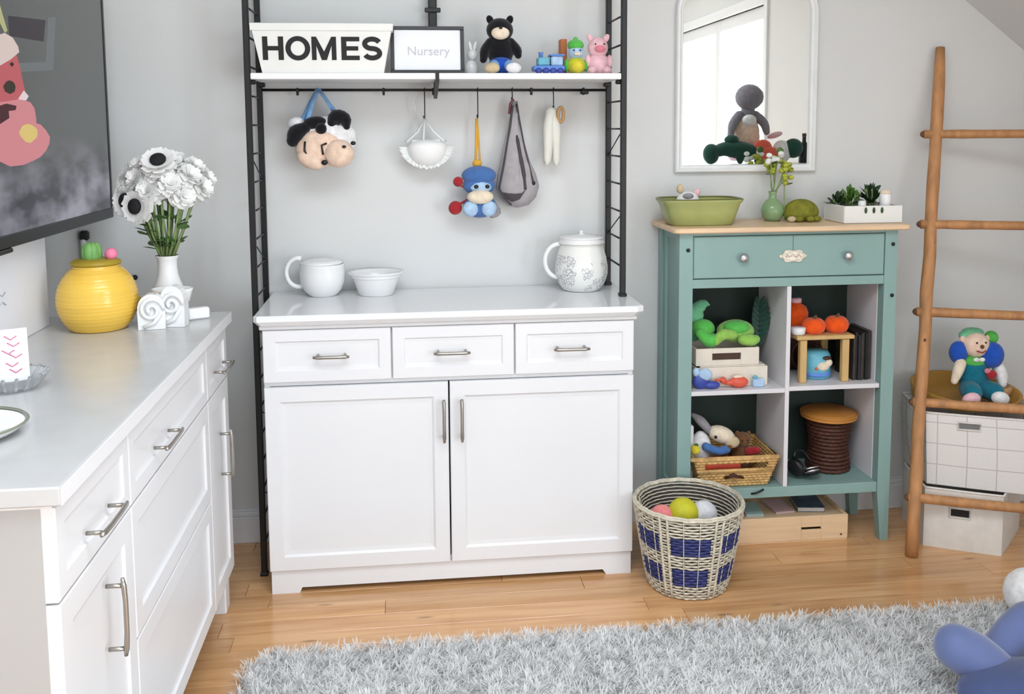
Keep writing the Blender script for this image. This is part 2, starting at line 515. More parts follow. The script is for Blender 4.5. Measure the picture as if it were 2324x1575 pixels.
    def lathe(s, prof, c=(0, 0, 0), n=28, m=0, sx=1.0, sy=1.0, T=None, power=2.0, cap=True):
        vs = []; fs = []
        P = len(prof)
        for r, z in prof:
            for k in range(n):
                a = 2 * PI * k / n
                ca, sa = math.cos(a), math.sin(a)
                if power != 2.0:
                    q = (abs(ca) ** power + abs(sa) ** power) ** (-1 / power)
                    ca *= q; sa *= q
                vs.append(Vector((r * ca * sx, r * sa * sy, z)))
        for i in range(P - 1):
            for k in range(n):
                l = (k + 1) % n
                fs.append((i * n + k, i * n + l, (i + 1) * n + l, (i + 1) * n + k))
        if cap and prof[0][0] > 1e-6:
            fs.append(tuple(reversed(range(n))))
        if cap and prof[-1][0] > 1e-6:
            fs.append(tuple(range((P - 1) * n, P * n)))
        if T is not None:
            vs = [T @ v for v in vs]
        vs = [v + Vector(c) for v in vs]
        return s.add(vs, fs, m, True)

    def ell(s, c, r, rot=(0, 0, 0), n=16, k=10, m=0, T=None, squash=None):
        r = (r, r, r) if not isinstance(r, (tuple, list)) else r
        E = Euler(rot).to_matrix()
        vs = []; fs = []
        for i in range(k + 1):
            t = PI * i / k
            for j in range(n):
                a = 2 * PI * j / n
                p = Vector((math.sin(t) * math.cos(a) * r[0], math.sin(t) * math.sin(a) * r[1], -math.cos(t) * r[2]))
                if squash:
                    p = squash(p)
                vs.append(E @ p + Vector(c))
        for i in range(k):
            for j in range(n):
                l = (j + 1) % n
                fs.append((i * n + j, i * n + l, (i + 1) * n + l, (i + 1) * n + j))
        if T is not None:
            vs = [T @ v for v in vs]
        return s.add(vs, fs, m, True)

    def prism(s, poly, f, d0, d1, m=0, smooth=False):
        """closed polygon (u,w) extruded between depths d0,d1; f(u,w,d) -> point"""
        n = len(poly)
        vs = [Vector(f(u, w, d0)) for u, w in poly] + [Vector(f(u, w, d1)) for u, w in poly]
        fs = [tuple(range(n)), tuple(reversed(range(n, 2 * n)))]
        for i in range(n):
            j = (i + 1) % n
            fs.append((j, i, i + n, j + n))
        return s.add(vs, fs, m, smooth)

    def panel(s, u0, u1, w0, w1, f, thick, inset, bev, deep, m=0, outer=0.0025):
        """a frame-and-panel front: u,w in its plane, d=0 at the back, thick at the front"""
        def ring(e, d):
            return [f(u0 + e, w0 + e, d), f(u1 - e, w0 + e, d), f(u1 - e, w1 - e, d), f(u0 + e, w1 - e, d)]
        rings = [ring(0, 0), ring(0, thick - outer), ring(outer, thick)]
        if inset:
            rings += [ring(inset, thick), ring(inset + bev * .35, thick - deep * .8), ring(inset + bev, thick - deep)]
        vs = [p for r in rings for p in r]
        fs = [(0, 1, 2, 3)]
        for i in range(len(rings) - 1):
            for k in range(4):
                l = (k + 1) % 4
                fs.append((i * 4 + l, i * 4 + k, (i + 1) * 4 + k, (i + 1) * 4 + l))
        o = (len(rings) - 1) * 4
        fs.append((o + 3, o + 2, o + 1, o))
        return s.add(vs, fs, m, False)

    def grid(s, fn, nu, nv, m=0, smooth=True):
        vs = [fn(i / nu, j / nv) for i in range(nu + 1) for j in range(nv + 1)]
        fs = [(i * (nv + 1) + j, (i + 1) * (nv + 1) + j, (i + 1) * (nv + 1) + j + 1, i * (nv + 1) + j + 1)
              for i in range(nu) for j in range(nv)]
        return s.add(vs, fs, m, smooth)

    def mesh(s, name, mats, off=(0, 0, 0), recalc=True):
        me = bpy.data.meshes.new(name)
        me.from_pydata([(v[0] - off[0], v[1] - off[1], v[2] - off[2]) for v in s.v], [], s.f)
        for mm in (mats if isinstance(mats, (list, tuple)) else [mats]):
            me.materials.append(M[mm] if isinstance(mm, str) else mm)
        me.polygons.foreach_set('material_index', s.m)
        me.polygons.foreach_set('use_smooth', s.sm)
        if recalc and len(s.f) < 30000:
            import bmesh
            bm = bmesh.new(); bm.from_mesh(me)
            bmesh.ops.recalc_face_normals(bm, faces=bm.faces)
            bm.to_mesh(me); bm.free()
        me.update()
        return me

    def build(s, name, mats, parent=None, at=(0, 0, 0), recalc=True):
        """parts: geometry is in world coordinates, stored relative to the thing's origin"""
        off = Vector(at)
        q = parent
        while q is not None:
            off = off + q.location; q = q.parent
        o = bpy.data.objects.new(name, s.mesh(name, mats, off, recalc))
        COL.objects.link(o)
        o.parent = parent
        if parent is None:
            o.location = at
        else:
            o.location = at
        return o


def tag(o, label, cat, group=None):
    o['label'] = label; o['category'] = cat
    if group:
        o['group'] = group
    return o


def thing(name, label, cat, loc=(0, 0, 0), group=None):
    o = bpy.data.objects.new(name, None)
    o.empty_display_size = 0.05
    COL.objects.link(o)
    o.location = loc
    return tag(o, label, cat, group)


def struct(o):
    o['kind'] = 'structure'
    return o


def copy_tree(o, loc=None, parent=None, rot=None, scale=None):
    c = o.copy(); COL.objects.link(c)
    if parent is not None:
        c.parent = parent
    if loc is not None:
        c.location = loc
    if rot is not None:
        c.rotation_euler = rot
    if scale is not None:
        c.scale = (scale,) * 3
    for ch in list(o.children):
        copy_tree(ch, parent=c)
    return c


def text_mesh(txt, size, bold=0.0, extrude=0.0):
    cu = bpy.data.curves.new('lettering', 'FONT')
    cu.body = txt; cu.size = size; cu.offset = bold; cu.extrude = extrude
    cu.align_x = 'CENTER'; cu.align_y = 'CENTER'
    cu.resolution_u = 4
    o = bpy.data.objects.new('lettering', cu)
    COL.objects.link(o)
    dg = bpy.context.evaluated_depsgraph_get()
    dg.update()
    me = bpy.data.meshes.new_from_object(o.evaluated_get(dg))
    bpy.data.objects.remove(o); bpy.data.curves.remove(cu)
    return me


XR, YR, XL, ZC = 2.7, -6.3, -1.136, 2.75
# ================================================================== room
fl = struct(G().box(XL, XR, YR, 0, -0.06, -0.012).build('floor', 'floor'))
PW = 0.0835
row = 0
y = 0.0
nplank = 0
while y - PW > YR:
    x = XL - random.uniform(0, 0.9)
    while x < XR:
        L = random.uniform(0.75, 1.45) if y > -1.4 else random.uniform(1.7, 2.3)
        a, b = max(x, XL + .001), min(x + L, XR - .001)
        if b - a > 0.02:
            g = G().box(a + .0006, b - .0006, y - PW + .0006, y - .0006, -0.0118, 0.0, 0.0007)
            g.build('plank', 'floor', fl, ((a + b) / 2, y - PW / 2, 0))
            nplank += 1
        x += L
    y -= PW

struct(G().box(XL - .1, XR + .1, 0, .1, -.06, ZC + .1).build('wall_back', 'wall'))
struct(G().box(XL - .1, XL, YR, 0, -.06, ZC + .1).build('wall_left', 'wall'))
# right wall with the opening of the glazed doors
DY0, DY1, DZ1 = -5.95, -3.6, 2.42
g = G()
g.box(XR, XR + .1, DY1, 0, -.06, ZC + .1).box(XR, XR + .1, YR, DY0, -.06, ZC + .1).box(XR, XR + .1, DY0, DY1, DZ1, ZC + .1)
struct(g.build('wall_right', 'wall'))
WX0, WX1, WZ0, WZ1 = -0.6, 1.8, 0.7, 2.25
g = G()
g.box(XL - .1, WX0, YR - .1, YR, -.06, ZC + .1).box(WX1, XR, YR - .1, YR, -.06, ZC + .1)
g.box(WX0, WX1, YR - .1, YR, -.06, WZ0).box(WX0, WX1, YR - .1, YR, WZ1, ZC + .1)
struct(g.build('wall_rear', 'wall'))
SX0, SX1, SY0, SY1 = -.7, 1.1, -3.2, -1.8
g = G()
g.box(XL - .1, SX0, YR - .1, .1, ZC, ZC + .1).box(SX1, XR + .1, YR - .1, .1, ZC, ZC + .1)
g.box(SX0, SX1, YR - .1, SY0, ZC, ZC + .1).box(SX0, SX1, SY1, .1, ZC, ZC + .1)
struct(g.build('ceiling', 'ceiling'))
# sloping ceiling on the right, stopping short of the glazed doors
sl = 0.754
zx = lambda x: 1.965 - sl * (x - 2.094)
g = G()
poly = [(2.094 - (ZC - 1.965) / sl, ZC), (XR, zx(XR)), (XR, ZC)]
g.prism(poly, lambda u, w, d: (u, d, w), -1.0, 0.0)
struct(g.build('ceiling_slope', 'wall'))


def baseboard(name, x0, x1, y0, y1):
    g = G()
    g.box(x0, x1, y0, y1, 0, 0.098, .002)
    sx = 0.004
    if abs(x1 - x0) > abs(y1 - y0):
        g.box(x0, x1, y0 + sx, y1, 0.098, 0.115, .003).box(x0, x1, y0 + .009, y1, .115, .124, .002)
    else:
        g.box(x0, x1 - sx, y0, y1, 0.098, 0.115, .003).box(x0, x1 - .009, y0, y1, .115, .124, .002)
    return struct(g.build(name, 'trim'))


baseboard('baseboard_back', XL + .015, XR, -.015, 0)
baseboard('baseboard_left', XL, XL + .015, YR, 0)


def window(name, f, u0, u1, w0, w1, leaves, rail):
    """f(u,w,d): u along the wall, w up, d into the wall"""
    g = G()
    def bar(a, b, c, d, p0, p1):
        q0 = Vector(f(a, c, p0)); q1 = Vector(f(b, d, p1))
        lo = [min(q0[i], q1[i]) for i in range(3)]; hi = [max(q0[i], q1[i]) for i in range(3)]
        g.box(lo[0], hi[0], lo[1], hi[1], lo[2], hi[2], .003)
    bar(u0 - .07, u0, w0, w1 + .08, -.02, .09); bar(u1, u1 + .07, w0, w1 + .08, -.02, .09)
    bar(u0, u1, w1, w1 + .08, -.02, .09)
    if w0 > .1 or w0 < 0:
        bar(u0 - .09, u1 + .09, w0 - .05, w0, -.06, .09)
    fr = struct(g.build(name, 'trim'))
    n = leaves
    W = (u1 - u0) / n
    for i in range(n):
        g = G()
        a, b = u0 + i * W + .0004, u0 + (i + 1) * W - .0004
        bar(a, a + .07, w0, w1 - .0004, .02, .06); bar(b - .07, b, w0, w1 - .0004, .02, .06)
        bar(a + .07, b - .07, w1 - .1, w1 - .0004, .02, .06); bar(a + .07, b - .07, w0, w0 + rail, .02, .06)
        lf = g.build('sash', 'trim', fr)
        g = G(); bar(a + .07, b - .07, w0 + rail, w1 - .1, .038, .042)
        g.build('pane', 'pane', lf)


def tex_pane():
    m = bpy.data.materials.new('window_pane'); m.use_nodes = True
    nt = m.node_tree; nt.nodes.clear()
    o = nt.nodes.new('ShaderNodeOutputMaterial'); t = nt.nodes.new('ShaderNodeBsdfTransparent')
    gl = nt.nodes.new('ShaderNodeBsdfGlossy'); gl.inputs['Roughness'].default_value = 0.02
    mx = nt.nodes.new('ShaderNodeMixShader'); mx.inputs[0].default_value = 0.05
    nt.links.new(t.outputs[0], mx.inputs[1]); nt.links.new(gl.outputs[0], mx.inputs[2])
    nt.links.new(mx.outputs[0], o.inputs[0])
    return m


M['pane'] = tex_pane()
window('door_1', lambda u, w, d: (XR + d, u, w), DY0, DY1, 0.0, DZ1, 2, .2)
window('added_skylight', lambda u, w, d: (u, w, ZC + d), SX0, SX1, SY0, SY1, 1, .07)  # unseen skylight, added to go with the overhead fill
window('added_rear_window', lambda u, w, d: (u, YR - d, w), WX0, WX1, WZ0, WZ1, 2, .07)  # unseen rear window, added to go with the rear fill


# ================================================================== white cabinet
def bar_pull(parent, c0, c1, out, r=0.0055, m='nickel', post=0.014):
    """bar handle between c0 and c1 (points on the front), standing off by vector out"""
    c0, c1, out = Vector(c0), Vector(c1), Vector(out)
    d = (c1 - c0)
    g = G()
    e = d.normalized() * post
    a, b = c0 + e, c1 - e
    g.tube([a, a + out * .9], r * .9, 8); g.tube([b, b + out * .9], r * .9, 8)
    k = out * .12
    g.tube([c0 + out, c0 + e + out + k * .5, c0 + d * .3 + out + k, c0 + d * .7 + out + k, c1 - e + out + k * .5, c1 + out],
           [r * .75, r * 1.1, r, r, r * 1.1, r * .75], 8)
    return g.build('handle', m, parent)


fx = lambda y: (lambda u, w, d: (u, y - d, w))
wc = thing('white_cabinet', 'white cabinet with three drawers over two doors under the black shelving rack', 'cabinet', (.133, -.22, 0))
g = G()
XA, XB, YF = -.464, .726, -.412
g.box(XA, XA + .018, YF, -.02, .08, .885, .001).box(XB - .018, XB, YF, -.02, .08, .885, .001)
g.box(XA + .018, XB - .018, -.03, -.02, .08, .885).box(XA + .018, XB - .018, YF, -.03, .08, .098)
g.box(XA + .018, XB - .018, YF, -.03, .686, .699).box(XA + .018, XB - .018, YF, -.03, .868, .885)
g.box(.326, .338, YF, -.03, .699, .868).box(-.068, -.056, YF, -.03, .699, .868)
g.build('carcass', 'white', wc)
g = G()
g.box(XA - .008, XB + .008, YF - .024, -.02, .871, .885, .004)
g.build('cornice', 'white', wc)
g = G()
poly = [(XA + .004, 0), (XA + .092, 0), (XA + .1, .018), (XB - .1, .018), (XB - .088, 0), (XB - .004, 0), (XB - .004, .08), (XA + .004, .08)]
g.prism(poly, lambda u, w, d: (u, d, w), YF - .004, YF + .014)
g.box(XA + .004, XA + .02, YF + .014, -.03, 0, .08).box(XB - .02, XB - .004, YF + .014, -.03, 0, .08)
g.build('plinth', 'white', wc)
# worktop with a clipped front right corner and a bevelled edge
g = G()
def slab(xa, xb, ya, yb, z0, z1, clip, under):
    def loop(e, z):
        return [(xa + e, yb, z), (xa + e, ya + e + clip, z), (xa + e + clip, ya + e, z), (xb - e - clip * 1.8, ya + e, z),
                (xb - e, ya + e + clip * 1.2, z), (xb - e, yb, z)]
    L = [loop(under, z0), loop(.0, z0 + (z1 - z0) * .45), loop(0, z1 - .003), loop(.003, z1)]
    n = 6
    vs = [p for l in L for p in l]
    fs = [tuple(range(n)), tuple(reversed(range(3 * n, 4 * n)))]
    for i in range(3):
        for k in range(n):
            l = (k + 1) % n
            fs.append((i * n + l, i * n + k, (i + 1) * n + k, (i + 1) * n + l))
    return vs, fs
vs, fs = slab(-.4854, .752, -.46, -.013, .886, .92, .012, .012)
g.add(vs, fs)
g.build('worktop', 'white_top', wc)
hx = ((-.306, -.194), (.071, .187), (.457, .574))
for i, (a, b) in enumerate(((XA, -.0635), (-.0605, .3305), (.3335, XB))):
    d = G().panel(a + .001, b - .001, .7005, .8685, fx(YF), .018, .036, .014, .0055).build('drawer', 'white', wc)
    bar_pull(d, (hx[i][0], YF - .018, .786), (hx[i][1], YF - .018, .786), (0, -.026, -.002))
for i, (a, b) in enumerate(((XA, .1165), (.1195, XB))):
    d = G().panel(a + .001, b - .001, .0815, .6845, fx(YF), .018, .046, .02, .007).build('door', 'white', wc)
    xh = (.1005, .158)[i]
    bar_pull(d, (xh, YF - .018, .493), (xh, YF - .018, .634), (0, -.028, 0))

# ================================================================== black shelving rack
rk = thing('shelving_rack', 'black steel wall rack with a white shelf and wire ladder sides', 'shelf', (.11, -.15, 0))
PX = (-.5045, .7215)
for i, px in enumerate(PX):
    zb = 0.0 if i == 0 else .9205
    for py in (-.275, -.034):
        G().box(px - .0095, px + .0095, py - .0095, py + .0095, zb, 2.3, .002).build('upright', 'black_metal', rk)
        G().box(px - .013, px + .013, py - .013, py + .013, zb, zb + .012, .003).build('foot', 'black_metal', rk)
    z = zb + .1
    k = 0
    while z < 2.28:
        G().tube([(px, -.275, z), (px, -.034, z)], .0034, 6).build('rung', 'black_metal', rk)
        if k % 3 == 2 and z < 1.5:
            G().tube([(px, -.275, z), (px, -.034, z - .094)], .0022, 5).build('brace', 'black_metal', rk)
        z += .094; k += 1
G().box(-.4945, .7115, -.286, -.03, 1.655, 1.6752, .002).build('shelf_board', 'shelf', rk)
# rail with its end stops
g = G().tube([(-.496, -.045, 1.631), (.713, -.045, 1.629)], .0048, 8)
g.build('rail', 'black_metal', rk)
for x in (-.375, -.08, .093, .44, .628):
    G().box(x - .004, x + .004, -.053, -.037, 1.612, 1.638, .002).build('rail_clip', 'black_metal', rk)
G().box(.617, .645, -.06, -.036, 1.614, 1.628, .003).build('rail_clip', 'black_metal', rk)
# middle upright and its bracket
G().box(.08, .109, -.05, -.012, 1.676, 2.3, .003).build('upright', 'black_metal', rk)
for z in (1.74, 1.905, 2.07):
    G().box(.067, .122, -.057, -.048, z - .008, z + .008, .002).build('bracket_plate', 'black_metal', rk)
g = G()
g.prism([(-.291, 1.678), (-.286, 1.678), (-.286, 1.654), (-.03, 1.654), (-.03, 1.6), (-.045, 1.6), (-.291, 1.645)],
        lambda u, w, d: (d, u, w), .094, .106)
g.build('bracket', 'black_metal', rk)
for sx_ in (-.4945, .7115):
    for py in (-.255, -.055):
        G().box(sx_ - .012, sx_ + .012, py - .012, py + .012, 1.64, 1.6545, .003).build('shelf_bracket', 'black_metal', rk)

# ------------------------------------------------------------------ on the shelf
ZS = 1.676
pl = thing('metal_planter', 'white tapered metal planter lettered HOMES on the left of the rack shelf', 'planter', (-.267, -.185, ZS))
g = G()
def trough(g, xa, xb, ya, yb, z0, fl_, h, wall, rim):
    """tapered rectangular trough: base rectangle, flare fl_, height h"""
    def ring(e, z):
        return [(xa - e, ya - e * .7, z), (xb + e, ya - e * .7, z), (xb + e, yb + e * .7, z), (xa - e, yb + e * .7, z)]
    rr = [ring(0, z0), ring(fl_, z0 + h - rim), ring(fl_ + .005, z0 + h - rim), ring(fl_ + .007, z0 + h),
          ring(fl_ - wall, z0 + h), ring(-wall, z0 + wall)]
    vs = [p for r in rr for p in r]
    fs = [(3, 2, 1, 0)]
    for i in range(len(rr) - 1):
        for k in range(4):
            l = (k + 1) % 4
            fs.append((i * 4 + k, i * 4 + l, (i + 1) * 4 + l, (i + 1) * 4 + k))
    o = (len(rr) - 1) * 4
    fs.append((o, o + 1, o + 2, o + 3))
    g.add(vs, fs)
trough(g, -.46, -.073, -.262, -.105, ZS, .026, .156, .003, .022)
g.build('tub', 'enamel', pl)
G().tube([(-.49, -.26, ZS + .157), (-.046, -.26, ZS + .157)], .0035, 8).build('rolled_rim', 'enamel', pl)
tilt = math.atan2(.026 * .7, .134)
def bold_letter(ch, w, h, st):
    """flat bold sans letter as rectangles, a ring or a ribbon: list of (u,w) quads, centred"""
    q = []
    R = lambda x0, x1, y0, y1: q.append([(x0 - w / 2, y0 - h / 2), (x1 - w / 2, y0 - h / 2), (x1 - w / 2, y1 - h / 2), (x0 - w / 2, y1 - h / 2)])
    P = lambda *p: q.append([(x - w / 2, y - h / 2) for x, y in p])
    if ch == 'H':
        R(0, st, 0, h); R(w - st, w, 0, h); R(st, w - st, h * .5 - st * .42, h * .5 + st * .42)
    elif ch == 'E':
        R(0, st, 0, h); R(st, w, 0, st * .86); R(st, w, h - st * .86, h); R(st, w * .93, h * .5 - st * .4, h * .5 + st * .43)
    elif ch == 'M':
        R(0, st * .9, 0, h); R(w - st * .9, w, 0, h)
        P((st * .9, h), (st * .9, h * .62), (w / 2 - st * .48, 0), (w / 2, 0), (w / 2, h * .36))
        P((w - st * .9, h), (w / 2, h * .36), (w / 2, 0), (w / 2 + st * .48, 0), (w - st * .9, h * .62))
    elif ch == 'O':
        n = 36
        for k in range(n):
            a0, a1 = 2 * PI * k / n, 2 * PI * (k + 1) / n
            o = lambda a, e: ((w / 2 - e) * math.cos(a), (h * .52 - e * .92) * math.sin(a))
            q.append([o(a0, 0), o(a1, 0), o(a1, st), o(a0, st)])
    elif ch == 'S':
        c = []
        rx, ry = (w - st) / 2, (h * 1.04 - st) / 4
        for a in np.linspace(.35, PI * 1.5, 16):
            c.append((rx * math.cos(a), ry + ry * math.sin(a)))
        for a in np.linspace(PI / 2, -PI + .35, 16)[1:]:
            c.append((rx * math.cos(a), -ry + ry * math.sin(a)))
        L_ = []
        for i, p in enumerate(c):
            a, b = c[max(i - 1, 0)], c[min(i + 1, len(c) - 1)]
            dx_, dy_ = b[0] - a[0], b[1] - a[1]
            l = math.hypot(dx_, dy_); nx, ny = -dy_ / l * st / 2, dx_ / l * st / 2 * .95
            L_.append(((p[0] + nx, p[1] + ny), (p[0] - nx, p[1] - ny)))
        for i in range(len(L_) - 1):
            q.append([L_[i][0], L_[i + 1][0], L_[i + 1][1], L_[i][1]])
    return q


for ch, cx_, lw in zip('HOMES', (-.4225, -.3445, -.262, -.178, -.1085), (.066, .078, .078, .058, .064)):
    zc = 1.754
    T = Matrix.Translation((cx_, -.262 - .0182 * (zc - ZS) / .134 - .0012, zc)) @ Matrix.Rotation(tilt, 4, 'X')
    g = G()
    for quad in bold_letter(ch, lw, .074, .0165):
        g.prism(quad, lambda u, w, d: T @ Vector((u, d, w)), -.0004, .0006)
    g.build('letter', 'blackprint', pl)

pf = thing('picture_frame', 'black framed pale print leaning at the middle of the rack shelf', 'picture frame', (.07, -.2, ZS))
T = Matrix.Translation((.071, -.225, ZS + .0012)) @ Matrix.Rotation(-.1, 4, 'X')
g = G()
w2, hh, fw = .1215, .157, .012
g.box(-w2, w2, 0, .014, 0, fw, .001, T=T).box(-w2, w2, 0, .014, hh - fw, hh, .001, T=T)
g.box(-w2, -w2 + fw, 0, .014, fw, hh - fw, .001, T=T).box(w2 - fw, w2, 0, .014, fw, hh - fw, .001, T=T)
g.build('frame', 'black', pf)
G().box(-w2 + fw, w2 - fw, .005, .012, fw, hh - fw, T=T).build('print', 'paper', pf)
me = text_mesh('Nursery', .042, 0, .0002); me.materials.append(M['greyprint'])
o = bpy.data.objects.new('lettering', me); COL.objects.link(o); o.parent = pf
o.rotation_euler = (PI / 2 - .1 + .0, 0, 0)
o.rotation_euler = (PI / 2 - .1, 0, 0)
o.location = (T @ Vector((0.003, .0042, hh * .47))) - pf.location


def part(parent, name, m, *shapes, label=None):
    """each shape: ('e', centre, radii, rot) ellipsoid or ('t', pts, r) tube or ('b', box extents, bevel)"""
    g = G()
    for s in shapes:
        if s[0] == 'e':
            g.ell(s[1], s[2], s[3] if len(s) > 3 else (0, 0, 0))
        elif s[0] == 't':
            g.tube(s[1], s[2], s[3] if len(s) > 3 else 10, soft=(max(s[2]) if isinstance(s[2], (list, tuple)) else s[2]) > .007)
        elif s[0] == 'b':
            g.box(*s[1], s[2])
    o = g.build(name, m, parent)
    if label:
        o['label'] = label
    return o


br = thing('bear_toy', 'black plush bear in blue shorts with cream muzzle seated on the rack shelf', 'toy', (.319, -.17, ZS))
part(br, 'body', 'p_black', ('e', (.319, -.165, 1.762), (.046, .04, .062)))
part(br, 'head', 'p_black', ('e', (.317, -.17, 1.826), (.046, .04, .04)))
part(br, 'ear', 'p_black', ('e', (.284, -.168, 1.86), (.012, .009, .016), (0, -.4, 0)))
part(br, 'ear', 'p_black', ('e', (.351, -.168, 1.86), (.012, .009, .016), (0, .4, 0)))
part(br, 'muzzle', 'p_cream', ('e', (.316, -.2, 1.813), (.031, .018, .022)))
part(br, 'nose', 'black', ('e', (.316, -.214, 1.829), (.006, .005, .005)))
part(br, 'arm', 'p_black', ('t', [(.285, -.17, 1.785), (.266, -.18, 1.755), (.258, -.195, 1.725)], [.016, .018, .012]))
part(br, 'arm', 'p_black', ('t', [(.353, -.17, 1.785), (.372, -.18, 1.758), (.377, -.19, 1.74)], [.016, .018, .012]))
part(br, 'shorts', 'p_deepblue', ('e', (.319, -.175, 1.708), (.042, .042, .031)))
for sx_ in (-1, 1):
    part(br, 'leg', 'p_skyblue', ('t', [(.319 + sx_ * .018, -.185, 1.708), (.319 + sx_ * .03, -.225, 1.7)], [.02, .018]))
    part(br, 'foot', ('p_tan', 'p_white')[sx_ > 0], ('e', (.319 + sx_ * .036, -.247, 1.694), (.026, .016, .018)))

bt = thing('toy_train', 'small blue toy train between the black bear and the green toy', 'toy', (.482, -.17, ZS))
g = G().box(.428, .536, -.2, -.14, 1.688, 1.706, .004); g.build('base', 'toyblue', bt)
for i, x in enumerate((.445, .47, .495, .52)):
    G().lathe([(.0001, -.005), (.011, -.005), (.011, .005), (.0001, .005)], n=14,
              T=Matrix.Translation((x, -.203, 1.687)) @ Matrix.Rotation(PI / 2, 4, 'X')).build('wheel', 'toynavy', bt)
G().box(.444, .485, -.195, -.145, 1.706, 1.734, .004).build('boiler', 'toyaqua', bt)
G().box(.49, .53, -.195, -.145, 1.706, 1.738, .004).build('cabin', 'p_lightblue', bt)
G().box(.485, .535, -.2, -.14, 1.738, 1.744, .002).build('roof', 'toyblue', bt)
G().lathe([(.007, 1.734), (.007, 1.748), (.01, 1.752), (.0001, 1.752)], (.457, -.17, 0), 12).build('chimney', 'toyblue', bt)

tag(G().box(.534, .556, -.12, -.07, ZS, 1.802, .002).build('book', 'orangebook', None, (.545, -.1, ZS)),
    'thin orange book standing behind the green and yellow toy', 'book')
gp = thing('duck_toy', 'small green and yellow plush duck beside the pink toy on the shelf', 'toy', (.579, -.17, ZS))
part(gp, 'body', 'p_yolk', ('e', (.579, -.17, 1.707), (.034, .032, .0305)))
part(gp, 'belly', 'p_yellow', ('e', (.58, -.19, 1.702), (.022, .018, .022)))
part(gp, 'head', 'p_lightblue', ('e', (.578, -.172, 1.752), (.026, .026, .026)))
part(gp, 'hat', 'p_green', ('e', (.577, -.17, 1.776), (.029, .029, .02)), ('e', (.577, -.17, 1.797), (.008, .008, .008)))
part(gp, 'beak', 'p_cream', ('e', (.578, -.2, 1.745), (.012, .008, .006)))
for s_ in (-1, 1):
    part(gp, 'wing', 'p_green', ('e', (.579 + s_ * .034, -.17, 1.708), (.008, .018, .022)))
    part(gp, 'eye', 'black', ('e', (.578 + s_ * .011, -.197, 1.757), (.003, .003, .003)))
pk = thing('pig_toy', 'small pink plush pig at the right end of the rack shelf', 'toy', (.657, -.17, ZS))
part(pk, 'body', 'p_pink', ('e', (.657, -.165, 1.714), (.04, .034, .038)))
part(pk, 'head', 'p_pink', ('e', (.655, -.17, 1.768), (.036, .033, .036)))
part(pk, 'snout', 'p_rose', ('e', (.656, -.203, 1.762), (.018, .009, .012)))
for s_ in (-1, 1):
    part(pk, 'ear', 'p_pink', ('e', (.656 + s_ * .028, -.17, 1.8), (.01, .007, .016), (0, s_ * .5, 0)))
    part(pk, 'eye', 'black', ('e', (.656 + s_ * .015, -.2, 1.778), (.003, .003, .003)))
    part(pk, 'leg', 'p_pink', ('e', (.657 + s_ * .026, -.19, 1.69), (.016, .024, .014)))
    part(pk, 'arm', 'p_pink', ('e', (.657 + s_ * .038, -.175, 1.722), (.01, .014, .022)))
wf = thing('rabbit_figurine', 'small white rabbit figurine half hidden behind the black picture frame', 'figurine', (.225, -.13, ZS))
part(wf, 'body', 'ceramic', ('e', (.222, -.13, 1.702), (.024, .022, .027)))
part(wf, 'head', 'ceramic', ('e', (.226, -.135, 1.745), (.018, .017, .018)))
part(wf, 'ear', 'ceramic', ('e', (.219, -.132, 1.772), (.006, .005, .02), (0, -.2, 0)))
part(wf, 'ear', 'ceramic', ('e', (.234, -.132, 1.772), (.006, .005, .02), (0, .25, 0)))

# ------------------------------------------------------------------ hanging from the rail
def hook(x, z1, label):
    g = G()
    zr = 1.630
    pts = [(x, -.051, zr - .004), (x, -.0535, zr + .001), (x, -.05, zr + .0065), (x, -.045, zr + .008), (x, -.039, zr + .005), (x, -.038, zr - .006),
           (x, -.045, zr - .02), (x, -.046, z1 + .012), (x, -.047, z1 + .003), (x - .002, -.054, z1 - .003), (x - .004, -.061, z1 + .002), (x - .005, -.063, z1 + .01)]
    g.tube(pts, .0018, 6)
    return tag(g.build('hook', 'black_metal', None, (x, -.045, zr)), label, 'hook', 'wire hooks on the rack rail')


hook(.062, 1.531, 'thin wire hook that carries the white frilled bonnet')
hook(.249, 1.533, 'thin wire hook that carries the blue hanging toy')
hook(.372, 1.594, 'short wire hook that carries the grey sling bag')
hook(.52, 1.563, 'short wire hook that carries the cream mittens')

# plush bag with a puppy face
bg_ = thing('plush_bag', 'blue strapped plush bag with a peach puppy face and black ears on the rail', 'bag', (-.29, -.12, 1.45))
part(bg_, 'pouch', 'p_white', ('e', (-.275, -.1, 1.462), (.103, .05, .078)), ('e', (-.375, -.1, 1.51), (.03, .03, .028)))
part(bg_, 'face', 'p_peach', ('e', (-.296, -.128, 1.43), (.083, .045, .066)))
part(bg_, 'muzzle', 'p_peach', ('e', (-.232, -.152, 1.413), (.052, .042, .048)))
part(bg_, 'cheek', 'p_peach', ('e', (-.325, -.15, 1.392), (.05, .034, .03), (0, .4, 0)))
part(bg_, 'ear', 'p_black', ('t', [(-.345, -.135, 1.5), (-.372, -.138, 1.482), (-.384, -.14, 1.458)], [.02, .03, .022], 14))
part(bg_, 'ear', 'p_black', ('t', [(-.255, -.128, 1.515), (-.24, -.13, 1.535), (-.212, -.13, 1.527), (-.205, -.13, 1.505)], [.016, .027, .025, .012], 14))
part(bg_, 'forelock', 'p_black', ('e', (-.312, -.13, 1.517), (.04, .022, .022), (0, -.15, 0)), ('e', (-.289, -.15, 1.497), (.019, .016, .02)))
part(bg_, 'nose', 'black', ('e', (-.211, -.193, 1.437), (.007, .005, .005)))
part(bg_, 'nose', 'black', ('e', (-.182, -.172, 1.448), (.009, .006, .007)))
